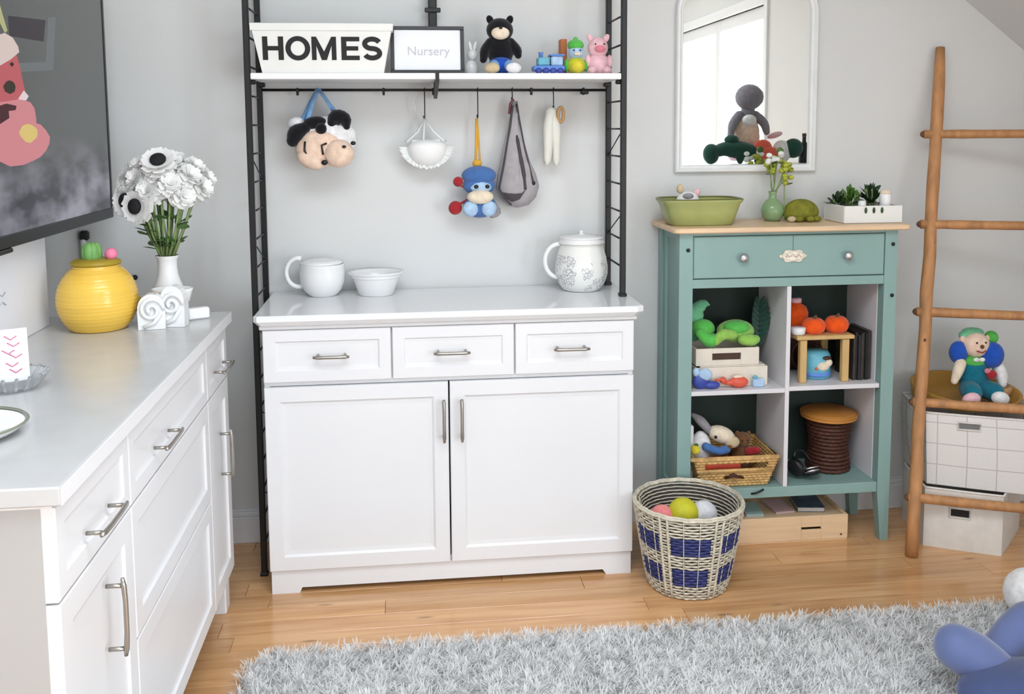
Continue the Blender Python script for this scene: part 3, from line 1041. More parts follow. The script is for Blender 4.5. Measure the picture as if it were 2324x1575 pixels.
part(bg_, 'smile', 'black', ('t', [(-.27, -.172, 1.448), (-.286, -.178, 1.442), (-.284, -.176, 1.425), (-.282, -.176, 1.41)], .0035),
     ('t', [(-.342, -.165, 1.455), (-.344, -.168, 1.425), (-.332, -.176, 1.402)], .0035))
part(bg_, 'tail', 'black', ('e', (-.278, -.178, 1.384), (.011, .008, .009)))
for pts in ([(-.36, -.1, 1.52), (-.335, -.075, 1.58), (-.307, -.062, 1.632)], [(-.335, -.125, 1.53), (-.322, -.09, 1.585), (-.303, -.062, 1.636)],
            [(-.303, -.062, 1.634), (-.27, -.092, 1.59), (-.245, -.115, 1.545)], [(-.299, -.062, 1.632), (-.262, -.084, 1.58), (-.228, -.09, 1.535)]):
    g = G(); g.tube(pts, .009, 8, flat=.35); g.build('strap', 'p_skyblue', bg_)
part(bg_, 'strap_lining', 'p_blue', ('t', [(-.345, -.115, 1.525), (-.326, -.088, 1.58), (-.303, -.066, 1.63)], .004),
     ('t', [(-.3, -.066, 1.63), (-.27, -.09, 1.585), (-.25, -.118, 1.55)], .004))

# bonnet
bn = thing('bonnet', 'white frilled baby bonnet hanging from the rail', 'hat', (.064, -.08, 1.44))
def bon(u, v):
    a = PI * (.0 + u * 1.0)
    t = v * PI / 2
    return (.064 + .07 * math.cos(a) * math.cos(t * .25) * (1 - .25 * v), -.065 - .05 * math.sin(t) * (.4 + .6 * math.sin(a)), 1.46 - .075 * math.sin(a) * (1 - .15 * v))
g = G()
g.ell((.068, -.078, 1.432), (.068, .046, .066), squash=lambda p: Vector((p.x, p.y, p.z if p.z < 0 else p.z * .4)))
g.build('crown', 'whitecloth', bn)
g = G()
N = 90
vs = []
for i in range(N + 1):
    a = PI * 1.02 + PI * .96 * i / N
    for j in range(4):
        r = .062 + .0085 * j
        wv = (.0085 * math.sin(i * 1.25 + 1.3 * math.sin(i * .37)) + .003 * math.sin(i * 2.7)) * j / 3
        vs.append((.066 + (r + wv * .5) * 1.06 * math.cos(a), -.07 - .008 * j - wv, 1.437 + r * .92 * math.sin(a) + wv * .4))
fs = [(i * 4 + j, (i + 1) * 4 + j, (i + 1) * 4 + j + 1, i * 4 + j + 1) for i in range(N) for j in range(3)]
g.add(vs, fs, 0, True)
g.build('frill', 'whitecloth', bn)
g = G()
g.tube([(.015, -.085, 1.452), (.06, -.08, 1.448), (.112, -.085, 1.452)], [.006, .009, .006], 8)
g.build('band', 'whitecloth', bn)
for pts in ([(-.005, -.085, 1.45), (.035, -.07, 1.485), (.06, -.055, 1.53)], [(.13, -.085, 1.452), (.092, -.07, 1.485), (.064, -.055, 1.53)],
            [(.055, -.085, 1.455), (.058, -.07, 1.5), (.06, -.056, 1.532)]):
    G().tube(pts, [.014, .01, .004], 8, flat=.3).build('tie', 'whitecloth', bn)
G().tube([(.055, -.053, 1.533), (.03, -.047, 1.555), (.024, -.043, 1.59), (.036, -.043, 1.62)], .0035, 6, flat=.4).build('tie', 'whitecloth', bn)

# hanging blue toy
ht = thing('hanging_toy', 'blue capped plush toy with a wide beak hanging on an orange cord', 'toy', (.247, -.085, 1.27))
part(ht, 'cord', 'cord', ('t', [(.237, -.062, 1.361), (.241, -.06, 1.44), (.243, -.058, 1.53)], .0045), ('t', [(.254, -.062, 1.361), (.25, -.06, 1.44), (.245, -.058, 1.53)], .0035),
     ('e', (.243, -.065, 1.372), (.017, .013, .014)))
part(ht, 'cap', 'p_blue', ('e', (.248, -.08, 1.33), (.062, .045, .034)))
part(ht, 'head', 'p_blue', ('e', (.248, -.08, 1.295), (.058, .04, .035)))
part(ht, 'face', 'p_lightblue', ('e', (.252, -.105, 1.29), (.038, .02, .022)))
for x in (.235, .274):
    part(ht, 'eye', 'black', ('e', (x, -.124, 1.293), (.008, .005, .007)))
part(ht, 'beak', 'p_cream', ('e', (.249, -.12, 1.257), (.047, .026, .025)))
part(ht, 'body', 'p_blue', ('e', (.25, -.08, 1.222), (.06, .04, .042)))
for x in (.215, .28):
    part(ht, 'foot', 'p_lightblue', ('e', (x, -.115, 1.215), (.027, .018, .028)))
part(ht, 'arm', 'p_grey', ('t', [(.3, -.09, 1.225), (.312, -.1, 1.2), (.29, -.11, 1.188)], [.012, .012, .008]))
part(ht, 'pompom', 'p_red', ('e', (.174, -.085, 1.309), (.018, .018, .018)), ('t', [(.175, -.085, 1.3), (.2, -.085, 1.285)], .003))
part(ht, 'pompom', 'p_red', ('e', (.163, -.085, 1.217), (.024, .02, .025), (0, .6, 0)), ('t', [(.17, -.085, 1.225), (.205, -.085, 1.245)], .004))

# grey sling bag
sb = thing('sling_bag', 'grey fabric sling bag with dark binding hanging from the rail', 'bag', (.386, -.075, 1.35))
outer = [(.372, 1.59), (.352, 1.5), (.33, 1.4), (.314, 1.32), (.31, 1.285), (.325, 1.245), (.35, 1.22), (.385, 1.212), (.425, 1.222), (.452, 1.25), (.464, 1.29), (.452, 1.335), (.43, 1.38), (.41, 1.45), (.392, 1.54)]
g = G()
def slingpt(i, t, y):
    x, z = outer[i]
    return (.385 + (x - .385) * t, y, 1.32 + (z - 1.32) * t if z < 1.32 else z)
n = len(outer)
vs = []
rings = [(1.0, -.062), (.97, -.045), (.6, -.03), (.0, -.025)]
front = [(1.0, -.062), (.97, -.085), (.6, -.11), (.2, -.118), (0, -.118)]
lay = [(t, y) for t, y in reversed(rings)] + front[1:]
for t, y in lay:
    for i in range(n):
        x, z = outer[i]
        cz = 1.28 if z < 1.36 else z
        flat_ = 1 if z < 1.36 else max(.15, 1 - (z - 1.36) / .2)
        yy = -.062 + (y + .062) * flat_
        vs.append((.388 + (x - .388) * t, yy, cz + (z - cz) * t))
fs = []
for r in range(len(lay) - 1):
    for i in range(n):
        j = (i + 1) % n
        fs.append((r * n + i, r * n + j, (r + 1) * n + j, (r + 1) * n + i))
g.add(vs, fs, 0, True)
g.build('pouch', 'wicker_grey', sb)
from mathutils.bvhtree import BVHTree
_tree = BVHTree.FromPolygons([Vector(v) for v in g.v], g.f)


def on_pouch(pts, lift=.0015):
    out = []
    for p in pts:
        h = _tree.ray_cast(Vector((p[0], -.4, p[2])), Vector((0, 1, 0)))[0]
        out.append((p[0], (h.y if h is not None else p[1]) - lift, p[2]))
    return out


def dense(pts, n=4):
    out = []
    for a_, b_ in zip(pts, pts[1:]):
        out += [tuple(a_[i] + (b_[i] - a_[i]) * k / n for i in range(3)) for k in range(n)]
    return on_pouch(out + [pts[-1]])


part(sb, 'binding', 'slingdark', ('t', dense([(.318, -.1, 1.285), (.327, -.1, 1.33), (.343, -.09, 1.41), (.36, -.075, 1.5), (.37, -.06, 1.575)]), .0042),
     ('t', dense([(.318, -.1, 1.283), (.335, -.115, 1.25), (.36, -.122, 1.226)]), .0045))
# the open mouth of the sling, a dark lens that follows the pouch
g = G()
top_ = dense([(.322, -.1, 1.272), (.345, -.1, 1.268), (.372, -.1, 1.266), (.395, -.1, 1.268), (.408, -.1, 1.28)])
low_ = dense([(.322, -.1, 1.27), (.338, -.1, 1.25), (.362, -.1, 1.236), (.388, -.1, 1.246), (.408, -.1, 1.278)])
nr, L_ = 7, len(top_)
rows_ = [on_pouch([tuple(a_[i] + (b_[i] - a_[i]) * k / (nr - 1) for i in range(3)) for a_, b_ in zip(top_, low_)], .004) for k in range(nr)]
g.add([p for r in rows_ for p in r], [(r * L_ + i, r * L_ + i + 1, (r + 1) * L_ + i + 1, (r + 1) * L_ + i) for r in range(nr - 1) for i in range(L_ - 1)], 0, True)
g.build('opening', 'slingdark', sb)
part(sb, 'fold', 'slingdark', ('t', dense([(.408, -.112, 1.28), (.404, -.11, 1.33), (.392, -.092, 1.4), (.382, -.078, 1.47)]), [.005] * 4 + [.007] * 4 + [.006] * 4 + [.003]))
part(sb, 'strap', 'slingdark', ('t', dense([(.384, -.06, 1.58), (.395, -.072, 1.51), (.41, -.085, 1.42), (.427, -.1, 1.35), (.437, -.1, 1.306)]), .004))
part(sb, 'buckle', 'black', ('e', (.438, -.103, 1.302), (.008, .006, .008)))
part(sb, 'loop', 'maroon', ('t', [(.36, -.06, 1.545), (.364, -.058, 1.58), (.372, -.055, 1.597), (.38, -.058, 1.58), (.384, -.06, 1.545)], .006))

# cream mittens
mt = thing('mittens', 'pair of cream cotton mittens with a wooden ring hanging from the rail', 'mittens', (.515, -.07, 1.47))
part(mt, 'cuff', 'creamcloth', ('e', (.507, -.066, 1.545), (.02, .014, .024)))
part(mt, 'mitten', 'creamcloth', ('t', [(.504, -.066, 1.545), (.497, -.07, 1.49), (.496, -.07, 1.43), (.493, -.07, 1.382), (.492, -.07, 1.37)], [.016, .02, .017, .014, .008]))
part(mt, 'mitten', 'creamcloth', ('t', [(.512, -.062, 1.535), (.523, -.064, 1.49), (.526, -.064, 1.43), (.527, -.064, 1.378), (.527, -.064, 1.366)], [.016, .021, .015, .013, .008]))
g = G(); g.tube([(.542 + .010 * math.cos(a), -.07, 1.542 + .026 * math.sin(a)) for a in np.linspace(0, 2 * PI, 18)[:-1]], .0058, 8, closed=True)
g.build('ring', 'tanwood', mt)
part(mt, 'cord', 'creamcloth', ('t', [(.52, -.056, 1.568), (.53, -.062, 1.55), (.538, -.07, 1.52)], .003))

# ------------------------------------------------------------------ on the white worktop
ZW = .9202
def handle_loop(cx, cy, cz, rx, rz, a0, a1, tilt=0.0, r=.008, n=14):
    return [(cx + rx * math.cos(a), cy, cz + rz * math.sin(a)) for a in np.linspace(a0, a1, n)]
pot = thing('big_mug', 'large white mug with a round handle at the left of the worktop', 'mug', (-.30, -.1, ZW))
G().lathe([(.0001, 0), (.045, 0), (.049, .003), (.066, .022), (.077, .05), (.079, .08), (.0765, .108), (.0775, .112), (.0735, .112), (.074, .08), (.06, .02), (.0001, .012)],
          (-.302, -.1, ZW), 36).build('body', 'ceramic', pot)
G().tube(handle_loop(-.383, -.1, ZW + .082, .042, .05, PI * .42, PI * 1.62), [.009, .009, .0085] + [.008] * 9 + [.0085, .009], 10).build('handle', 'ceramic', pot)
G().lathe([(.0001, .108), (.06, .1115), (.074, .1115), (.076, .118), (.05, .124), (.02, .129), (.0001, .13)], (-.305, -.1, ZW), 32).build('lid', 'ceramic', pot)
bw = thing('serving_bowl', 'white bowl with a flared rim beside the large white mug', 'bowl', (-.118, -.115, ZW))
G().lathe([(.0001, 0), (.056, 0), (.06, .003), (.08, .06), (.083, .068), (.097, .078), (.098, .083), (.082, .079), (.076, .06), (.055, .012), (.0001, .01)],
          (-.118, -.115, ZW), 36, sy=.85).build('body', 'ceramic', bw)
G().lathe([(.0855, .064), (.0865, .068), (.085, .072)], (-.118, -.115, ZW), 36, sy=.85, cap=False).build('rim_bead', 'ceramic', bw)
jg = thing('lidded_jug', 'white lidded jug with grey sprigs at the right of the worktop', 'jug', (.607, -.12, ZW))
G().lathe([(.0001, 0), (.06, 0), (.068, .004), (.085, .03), (.0935, .06), (.094, .085), (.088, .12), (.079, .15), (.0755, .162), (.08, .168), (.0001, .168)],
          (.607, -.12, ZW), 40).build('body', 'sprig', jg)
G().lathe([(.082, .168), (.083, .173), (.078, .177), (.076, .185), (.08, .188), (.078, .192), (.03, .196), (.012, .198), (.006, .204), (.008, .211), (.0001, .214)],
          (.607, -.12, ZW), 40).build('lid', 'ceramic', jg)
G().tube(handle_loop(.526, -.12, ZW + .106, .05, .06, PI * .45, PI * 1.5), .0085, 10).build('handle', 'ceramic', jg)

# ================================================================== left sideboard
sd = thing('sideboard', 'long white sideboard with a pale grey worktop along the left wall', 'sideboard', (-.85, -1.18, 0))
XF = -.587   # carcass front
ya, yb = -1.895, -.468
fR = lambda u, w, d: (XF + d, u, w)
g = G()
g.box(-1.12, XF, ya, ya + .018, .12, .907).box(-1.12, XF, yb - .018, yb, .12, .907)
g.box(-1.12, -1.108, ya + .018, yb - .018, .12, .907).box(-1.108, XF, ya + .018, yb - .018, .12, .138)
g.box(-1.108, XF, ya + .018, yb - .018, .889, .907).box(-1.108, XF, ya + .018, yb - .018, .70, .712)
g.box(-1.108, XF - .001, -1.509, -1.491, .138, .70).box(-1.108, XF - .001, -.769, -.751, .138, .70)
g.build('carcass', 'shadedside', sd)
G().box(-1.13, -.5501, -1.91, -.4586, .9075, .9393, .003).build('worktop', 'grey_top', sd)
G().box(-.5501, -.5475, -1.908, -.4606, .9085, .9383, .001).build('edge_strip', 'white', sd)
G().box(-1.1, XF + .018, -1.897, -.466, .9, .9073, .001).build('top_rail', 'white', sd)
for i, (a, b, hc) in enumerate(((ya, -1.5, -1.70), (-1.5, -.76, -1.255), (-.76, yb, -.60))):
    d = G().panel(a + .002, b - .002, .742, .9, fR, .022, .036, .012, .006).build('drawer', 'white', sd)
    bar_pull(d, (XF + .022, hc - .075, .80), (XF + .022, hc + .075, .80), (.03, 0, 0), .0045)
for i, (a, b, hc) in enumerate(((ya, -1.5, -1.675), (-.76, yb, -.61))):
    d = G().panel(a + .002, b - .002, .13, .738, fR, .022, .05, .014, .007).build('door', 'white', sd)
    bar_pull(d, (XF + .022, hc, .525 if i == 0 else .465), (XF + .022, hc, .675 if i == 0 else .615), (.03, 0, 0), .0048)
for (w0, w1) in ((.462, .738), (.13, .458)):
    d = G().panel(-1.498, -.762, w0, w1, fR, .022, .045, .014, .007).build('drawer', 'white', sd)
for yy in (ya + .002, yb - .062):
    G().box(XF - .045, XF + .004, yy, yy + .06, 0, .129, .004).build('foot', 'white', sd)
    G().box(-1.11, -1.06, yy, yy + .06, 0, .1195, .004).build('foot', 'white', sd)

# television
tv = thing('television', 'wall mounted black television showing a pink cartoon animal over clouds', 'television', (-.98, -.75, 1.2))
YT0, YT1, ZT0, ZT1 = -1.46, -.13, 1.207, 1.965
g = G()
g.box(-1.02, -.979, YT0, YT1, ZT0, ZT0 + .034, .003).box(-1.02, -.979, YT0, YT1, ZT1 - .014, ZT1, .003)
g.box(-1.02, -.979, YT1 - .02, YT1, ZT0 + .034, ZT1 - .014, .003).box(-1.02, -.979, YT0, YT0 + .014, ZT0 + .034, ZT1 - .014, .003)
g.box(-1.022, -1.0, YT0 + .01, YT1 - .01, ZT0 + .02, ZT1 - .01)
g.build('bezel', 'black', tv)
so = G().box(-.9995, -.981, YT0 + .014, YT1 - .02, ZT0 + .034, ZT1 - .014).build('screen', 'screen', tv)
G().box(XL, -1.0225, -.9, -.6, 1.45, 1.72, .005).build('wall_mount', 'black_metal', tv)
G().box(-1.0, -.9775, -1.2, -.95, ZT0 - .012, ZT0 - .0005, .003).build('speaker_bar', 'black', tv)
layers = [
    ('frame_reflection', (108, 112, 114), [(-.624, 1.806), (-.563, 1.815), (-.606, 1.663), (-.951, 1.636), (-.948, 1.658), (-.659, 1.683)]),  # reflection of a picture frame, painted as a flat shape
    ('frame_reflection_dark', (58, 54, 60), [(-.89, 1.78), (-.642, 1.797), (-.665, 1.737), (-.89, 1.73)]),  # dark inside of the same painted reflection
    ('body', (206, 132, 138), [(-1.125, 1.492), (-.973, 1.572), (-.921, 1.577), (-.84, 1.575), (-.783, 1.570), (-.757, 1.555), (-.749, 1.53), (-.749, 1.515), (-.72, 1.512), (-.685, 1.497), (-.658, 1.478), (-.665, 1.46), (-.692, 1.441), (-.735, 1.425), (-.782, 1.417), (-.85, 1.408), (-.932, 1.407), (-.994, 1.422), (-1.132, 1.443)]),
    ('head', (186, 92, 98), [(-1.104, 1.642), (-1.003, 1.706), (-.913, 1.721), (-.856, 1.691), (-.838, 1.66), (-.826, 1.627), (-.813, 1.599), (-.83, 1.583), (-.853, 1.575), (-.974, 1.564), (-1.115, 1.562)]),
    ('bow', (214, 196, 190), [(-.963, 1.725), (-.919, 1.735), (-.872, 1.728), (-.842, 1.709), (-.836, 1.695), (-.894, 1.672), (-.961, 1.652)]),
    ('grass', (176, 178, 128), [(-.943, 1.811), (-.927, 1.782), (-.902, 1.742), (-.919, 1.735), (-.957, 1.768)]),
    ('collar', (226, 206, 208), [(-.862, 1.575), (-.822, 1.599), (-.792, 1.585), (-.811, 1.573)]),
    ('cheek', (216, 192, 116), [(-.844, 1.508), (-.815, 1.513), (-.786, 1.511), (-.762, 1.505), (-.746, 1.497), (-.747, 1.486), (-.755, 1.477), (-.799, 1.463), (-.83, 1.467), (-.848, 1.475), (-.862, 1.483), (-.868, 1.492)]),
    ('nose', (52, 42, 32), [(-.948, 1.604), (-.928, 1.616), (-.91, 1.62), (-.893, 1.619), (-.879, 1.614), (-.873, 1.605), (-.881, 1.593), (-.909, 1.586), (-.939, 1.591)]),
    ('eye', (40, 22, 28), [(-.903, 1.661), (-.886, 1.667), (-.874, 1.662), (-.888, 1.654)]),
    ('mouth', (70, 30, 36), [(-.975, 1.556), (-.936, 1.562), (-.875, 1.558), (-.882, 1.547), (-.925, 1.544), (-.923, 1.527), (-.981, 1.511)]),
]
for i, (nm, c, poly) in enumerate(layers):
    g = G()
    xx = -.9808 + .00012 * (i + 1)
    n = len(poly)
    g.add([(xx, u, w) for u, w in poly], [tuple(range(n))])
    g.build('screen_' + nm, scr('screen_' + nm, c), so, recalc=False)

# board leaning behind, plug and cord
bd = thing('white_board', 'white sign board with grey script leaning below the television', 'sign', (-1.03, -1.0, .9393))
g = G(); g.box(-1.044, -1.03, -1.5, -.6, .9395, 1.195, .002); g.build('board', 'paper', bd)
part(bd, 'lettering', 'greyprint', ('t', [(-1.0295, -.93, 1.088), (-1.0295, -.905, 1.077), (-1.0295, -.887, 1.084)], .002, 5),
     ('t', [(-1.0295, -.93, 1.055), (-1.0295, -.905, 1.062), (-1.0295, -.888, 1.052)], .002, 5), ('t', [(-1.0295, -.95, 1.1), (-1.0295, -.94, 1.05)], .002, 5))
cb = thing('power_cord', 'white power cord with a black plug behind the yellow jar', 'cord', (-1.1, -.03, 1.1))
part(cb, 'plug', 'black', ('b', (-1.128, -1.1, -.028, -.0005, 1.118, 1.152), .006))
part(cb, 'cable', 'whitecloth', ('t', [(-1.116, -.02, 1.118), (-1.118, -.02, .9), (-1.118, -.02, .3), (-1.1, -.02, .13)], .009))
wk = thing('wall_knob', 'small black knob on the back wall beside the yellow jar', 'knob', (-.953, 0, .985))
part(wk, 'ball', 'black', ('e', (-.953, -.014, .985), (.0095, .009, .0095)))
part(wk, 'stem', 'black', ('t', [(-.953, 0, .985), (-.953, -.008, .985)], .004))

# yellow jar
ZL = .9395
jr = thing('yellow_jar', 'ribbed yellow honey jar with a green cactus lid on the sideboard', 'jar', (-.874, -.665, ZL))
prof = [(.0001, 0), (.07, 0), (.077, .004)]
for i in range(41):
    t = i / 40
    z = .008 + t * .168
    r = .110 * math.sqrt(max(0, 1 - ((z - .084) / .112) ** 2))
    r = r * .985 + .0014 * math.sin(z * 2 * PI / .0105)
    prof.append((max(r, .05), z))
prof += [(.066, .18), (.06, .182), (.0001, .182)]
G().lathe(prof, (-.874, -.665, ZL), 40).build('body', 'yellow', jr)
lid = G().lathe([(.064, .1825), (.067, .186), (.066, .192), (.055, .198), (.0001, .2)], (-.874, -.665, ZL), 32).build('lid', 'olive', jr)
g = G()
for k in range(7):
    a = 2 * PI * k / 7
    g.ell((-.884 + .012 * math.cos(a), -.665 + .012 * math.sin(a), ZL + .214), (.016, .016, .03))
g.build('cactus', mat('cactus_green', (116, 168, 92), .5, var=.15, vscale=40, bump=.4, bscale=150), lid)
G().ell((-.83, -.672, ZL + .212), (.017, .017, .017)).build('pink_bud', mat('pink_bud', (236, 130, 160), .5, var=.1), lid)
part(jr, 'spout', 'olive', ('t', [(-.78, -.65, ZL + .09), (-.767, -.645, ZL + .075), (-.772, -.64, ZL + .05)], [.008, .007, .006]))

# vase with white flowers
vs_ = thing('flower_vase', 'white ceramic vase with a flared neck holding the white bouquet', 'vase', (-.722, -.497, ZL))
G().lathe([(.0001, 0), (.036, 0), (.044, .02), (.047, .05), (.044, .085), (.036, .105), (.03, .125), (.0275, .15), (.029, .172), (.034, .18),
           (.031, .18), (.025, .168), (.024, .12), (.0001, .1)], (-.722, -.497, ZL), 32).build('body', 'ceramic', vs_)
G().lathe([(.0335, .1785), (.0355, .1805), (.0335, .1825)], (-.722, -.497, ZL), 32, cap=False).build('lip', 'ceramic', vs_)


def petal(g, R, r0, r1, tilt, ang, w, lift=0.0, m=0):
    """a cupped petal from radius r0 to r1 along a tilted direction"""
    ca, sa = math.cos(ang), math.sin(ang)
    rows = []
    for i in range(3):
        t = i / 2
        rr = r0 + (r1 - r0) * t * math.cos(tilt * (1 - .3 * t))
        zz = lift + (r1 - r0) * t * math.sin(tilt)
        ww = w * (0.45, 1.0, 0.7)[i]
        for j in (-1, 0, 1):
            rows.append((rr * ca - j * ww * sa, rr * sa + j * ww * ca, zz + abs(j) * .16 * ww + R.uniform(-.0012, .0012)))
    g.add(rows, [(i * 3 + j, i * 3 + j + 1, (i + 1) * 3 + j + 1, (i + 1) * 3 + j) for i in range(2) for j in range(2)], m, True)


def leaf(g, base, d, L, W, m=0, fold=.25, droop=.25):
    d = Vector(d).normalized(); u, w = basis(d)
    base = Vector(base)
    vs = []
    for t, ww in ((0, .12), (.35, 1), (.7, .75), (1, .03)):
        c = base + d * L * t + Vector((0, 0, -droop * L * t * t))
        for j in (-1, 0, 1):
            vs.append(c + u * j * W * ww * .5 + w * abs(j) * fold * W * ww * .5)
    g.add(vs, [(i * 3 + j, i * 3 + j + 1, (i + 1) * 3 + j + 1, (i + 1) * 3 + j) for i in range(3) for j in range(2)], m, True)


RR = random.Random(3)
g = G()
for k, (n, r1, tl) in enumerate(((6, .016, 1.3), (8, .024, 1.1), (10, .031, .85), (11, .036, .55), (12, .039, .2), (11, .039, -.2), (9, .034, -.6))):
    for i in range(n):
        petal(g, RR, .002, r1 * RR.uniform(.88, 1.1), tl + RR.uniform(-.18, .18), 2 * PI * (i + .5 * k) / n + RR.uniform(-.25, .25), .0085 + RR.uniform(-.001, .002), .014 - .004 * k)
g.ell((0, 0, -.002), (.02, .02, .016), n=10, k=6)
carn_me = g.mesh('carnation_head', 'petal', recalc=False)
g = G()
for k, (n, r1, tl) in enumerate(((7, .046, .5), (7, .052, .22), (8, .05, -.1))):
    for i in range(n):
        petal(g, RR, .006, r1, tl, 2 * PI * (i + .5 * k) / n, .021, .004 - .004 * k)
anem_me = g.mesh('anemone_head', 'petal', recalc=False)
core_me = G().ell((0, 0, .018), (.0235, .0235, .014), n=14, k=8).mesh('flower_centre', 'cushionblack')
FC = Vector((-.716, -.497, 1.328))
neck = Vector((-.722, -.497, ZL + .178))
spots = []
NF = 26
for k in range(NF):
    t = (k + .5) / NF
    zz = 1 - 1.5 * t
    a = k * 2.39996 + .4
    rr = math.sqrt(max(0, 1 - zz * zz))
    spots.append(('c', Vector((math.cos(a) * rr * .108, math.sin(a) * rr * .074, zz * .072))))
for dx, dy, dz in ((-.002, -.062, .07), (-.058, -.078, -.052), (-.094, -.04, -.038)):
    spots.append(('a', Vector((dx, dy, dz))))
for i, (kd, p) in enumerate(spots):
    d = Vector((p.x * 1.2, p.y - .045, p.z + .05)).normalized()
    if kd == 'a' and i > len(spots) - 3:
        d = Vector((-.55, -.8, .05)).normalized()
    pos = FC + p
    if kd == 'c':
        root = thing('carnation', 'ruffled white flower in the bouquet above the yellow jar', 'flower', pos, 'ruffled white flowers of the bouquet')
    else:
        root = thing('anemone', ('white flower with a black centre at the top of the bouquet', 'white flower with a big black centre low in the bouquet facing the room',
                                 'white flower with a black centre turned to the wall beside the television')[i - len(spots) + 3], 'flower', pos)
    q = d.to_track_quat('Z', 'Y')
    for nm, me in ((('blossom', carn_me),) if kd == 'c' else (('blossom', anem_me), ('centre', core_me))):
        o = bpy.data.objects.new(nm, me); COL.objects.link(o); o.parent = root
        o.rotation_mode = 'QUATERNION'; o.rotation_quaternion = q
        o.scale = (1.0,) * 3
    mid = (pos * .45 + neck * .55) + Vector((p.x * .05, p.y * .05, -.01))
    a = i * 2.4
    st = neck + Vector((math.cos(a) * .014, math.sin(a) * .014, -.015))
    g = G(); g.tube([pos - d * .012, mid, st], .0032, 5)
    g.build('stem', 'stem', root)
    if i % 2 == 0:
        g = G()
        leaf(g, mid, (p.x * 5 + RR.uniform(-.4, .4), p.y * 5 - .4, .5), .055, .036)
        g.build('leaf', 'leafsage', root, recalc=False)
        g = G()
        leaf(g, (mid + st) / 2, (RR.uniform(-.8, .8), RR.uniform(-1, .0), .45), .05, .034)
        g.build('leaf', 'leafsage', root, recalc=False)

# white things in front of the vase
fb = thing('footed_bowl', 'small white footed bowl between the vase and the swirl ornaments', 'bowl', (-.688, -.595, ZL))
G().lathe([(.0001, 0), (.03, 0), (.028, .006), (.014, .016), (.013, .03), (.03, .042), (.05, .062), (.057, .09), (.059, .098), (.0555, .098), (.052, .088), (.044, .064), (.0001, .046)],
          (-.688, -.595, ZL), 32, sy=.74).build('body', 'ceramic', fb)


def swirl(x, y, w, h, label, turn):
    t = thing('swirl_ornament', label, 'ornament', (x, y, ZL))
    poly = [(-w, 0), (w, 0), (w * 1.02, h * .5)] + [(w * math.cos(a), h * .62 + h * .38 * math.sin(a)) for a in np.linspace(.1, PI - .1, 9)] + [(-w * 1.02, h * .5)]
    T = Matrix.Translation((x, y, ZL)) @ Matrix.Rotation(turn, 4, 'Z')
    g = G(); g.prism(poly, lambda u, z, d: T @ Vector((u, d, z + .0005)), -.018, .018)
    g.build('body', 'ceramic', t)
    pts = []
    for k in range(26):
        a = k * .42
        r = w * .92 * (1 - k / 30)
        pts.append(T @ Vector((r * math.cos(a), -.019 - k * .0003, h * .56 + r * 1.05 * math.sin(a))))
    G().tube(pts, .0062, 7).build('swirl', 'ceramic', t)
    G().tube([T @ Vector((w * .7, -.02, h * .45)), T @ Vector((w * .2, -.022, h * .2)), T @ Vector((-w * .6, -.02, h * .08))], .006, 7).build('swirl', 'ceramic', t)


swirl(-.722, -.69, .036, .1, 'lower white ceramic swirl ornament right beside the yellow jar', .15)
swirl(-.668, -.662, .034, .118, 'taller white ceramic swirl ornament in front of the small white bowl', -.1)
T = Matrix.Translation((-.625, -.565, ZL)) @ Matrix.Rotation(.5, 4, 'Z')
tag(G().box(-.032, .032, -.014, .014, .0005, .034, .004, T=T).build('soap_block', 'ceramic', None, (-.625, -.565, ZL)),
    'small white slab at the right of the swirl ornaments', 'block')

# card on a glass dish, and the plate at the left edge
gd = thing('glass_dish', 'clear cut glass dish at the left edge of the sideboard', 'dish', (-.845, -1.32, ZL))
G().lathe([(.0001, .0005), (.045, .0005), (.06, .01), (.074, .03), (.078, .034), (.07, .031), (.055, .014), (.0001, .007)], (-.86, -1.3, ZL), 18).build('bowl', 'glass', gd)
g = G()
for k in range(18):
    a = 2 * PI * k / 18
    g.tube([(-.86 + .05 * math.cos(a), -1.3 + .05 * math.sin(a), ZL + .008), (-.86 + .0755 * math.cos(a), -1.3 + .0755 * math.sin(a), ZL + .036)], .004, 5)
g.build('facets', 'glass', gd)
T = Matrix.Translation((-.868, -1.3, ZL + .0085)) @ Matrix.Rotation(.5, 4, 'Z') @ Matrix.Rotation(-.12, 4, 'X')
cd = thing('greeting_card', 'white card with pink writing standing in the glass dish', 'card', (-.868, -1.3, ZL + .01))
G().box(-.045, .045, -.001, .001, 0, .12, T=T).build('sheet', 'paper', cd)
g = G()
for i, (u, z) in enumerate(((.012, .1), (.017, .085), (.006, .07), (.02, .06), (.012, .042), (.018, .028))):
    g.tube([T @ Vector((u - .012, -.0016, z + .006)), T @ Vector((u, -.0016, z - .003)), T @ Vector((u + .012, -.0016, z + .004))], .0016, 5)
g.build('lettering', mat('pink_ink', (214, 132, 160), .7), cd)
pt = thing('plate', 'grey green rimmed plate at the near left of the sideboard', 'plate', (-.80, -1.63, ZL))
G().lathe([(.0001, .0005), (.075, .0005), (.1, .008), (.112, .018), (.114, .021), (.108, .018), (.09, .009), (.0001, .006)], (-.822, -1.63, ZL), 40).build('dish', 'ceramic', pt)
G().lathe([(.112, .0185), (.1165, .0215), (.1135, .0245), (.109, .021)], (-.822, -1.63, ZL), 40, cap=False).build('rim', mat('grey_green_glaze', (128, 132, 118), .3, var=.1), pt)

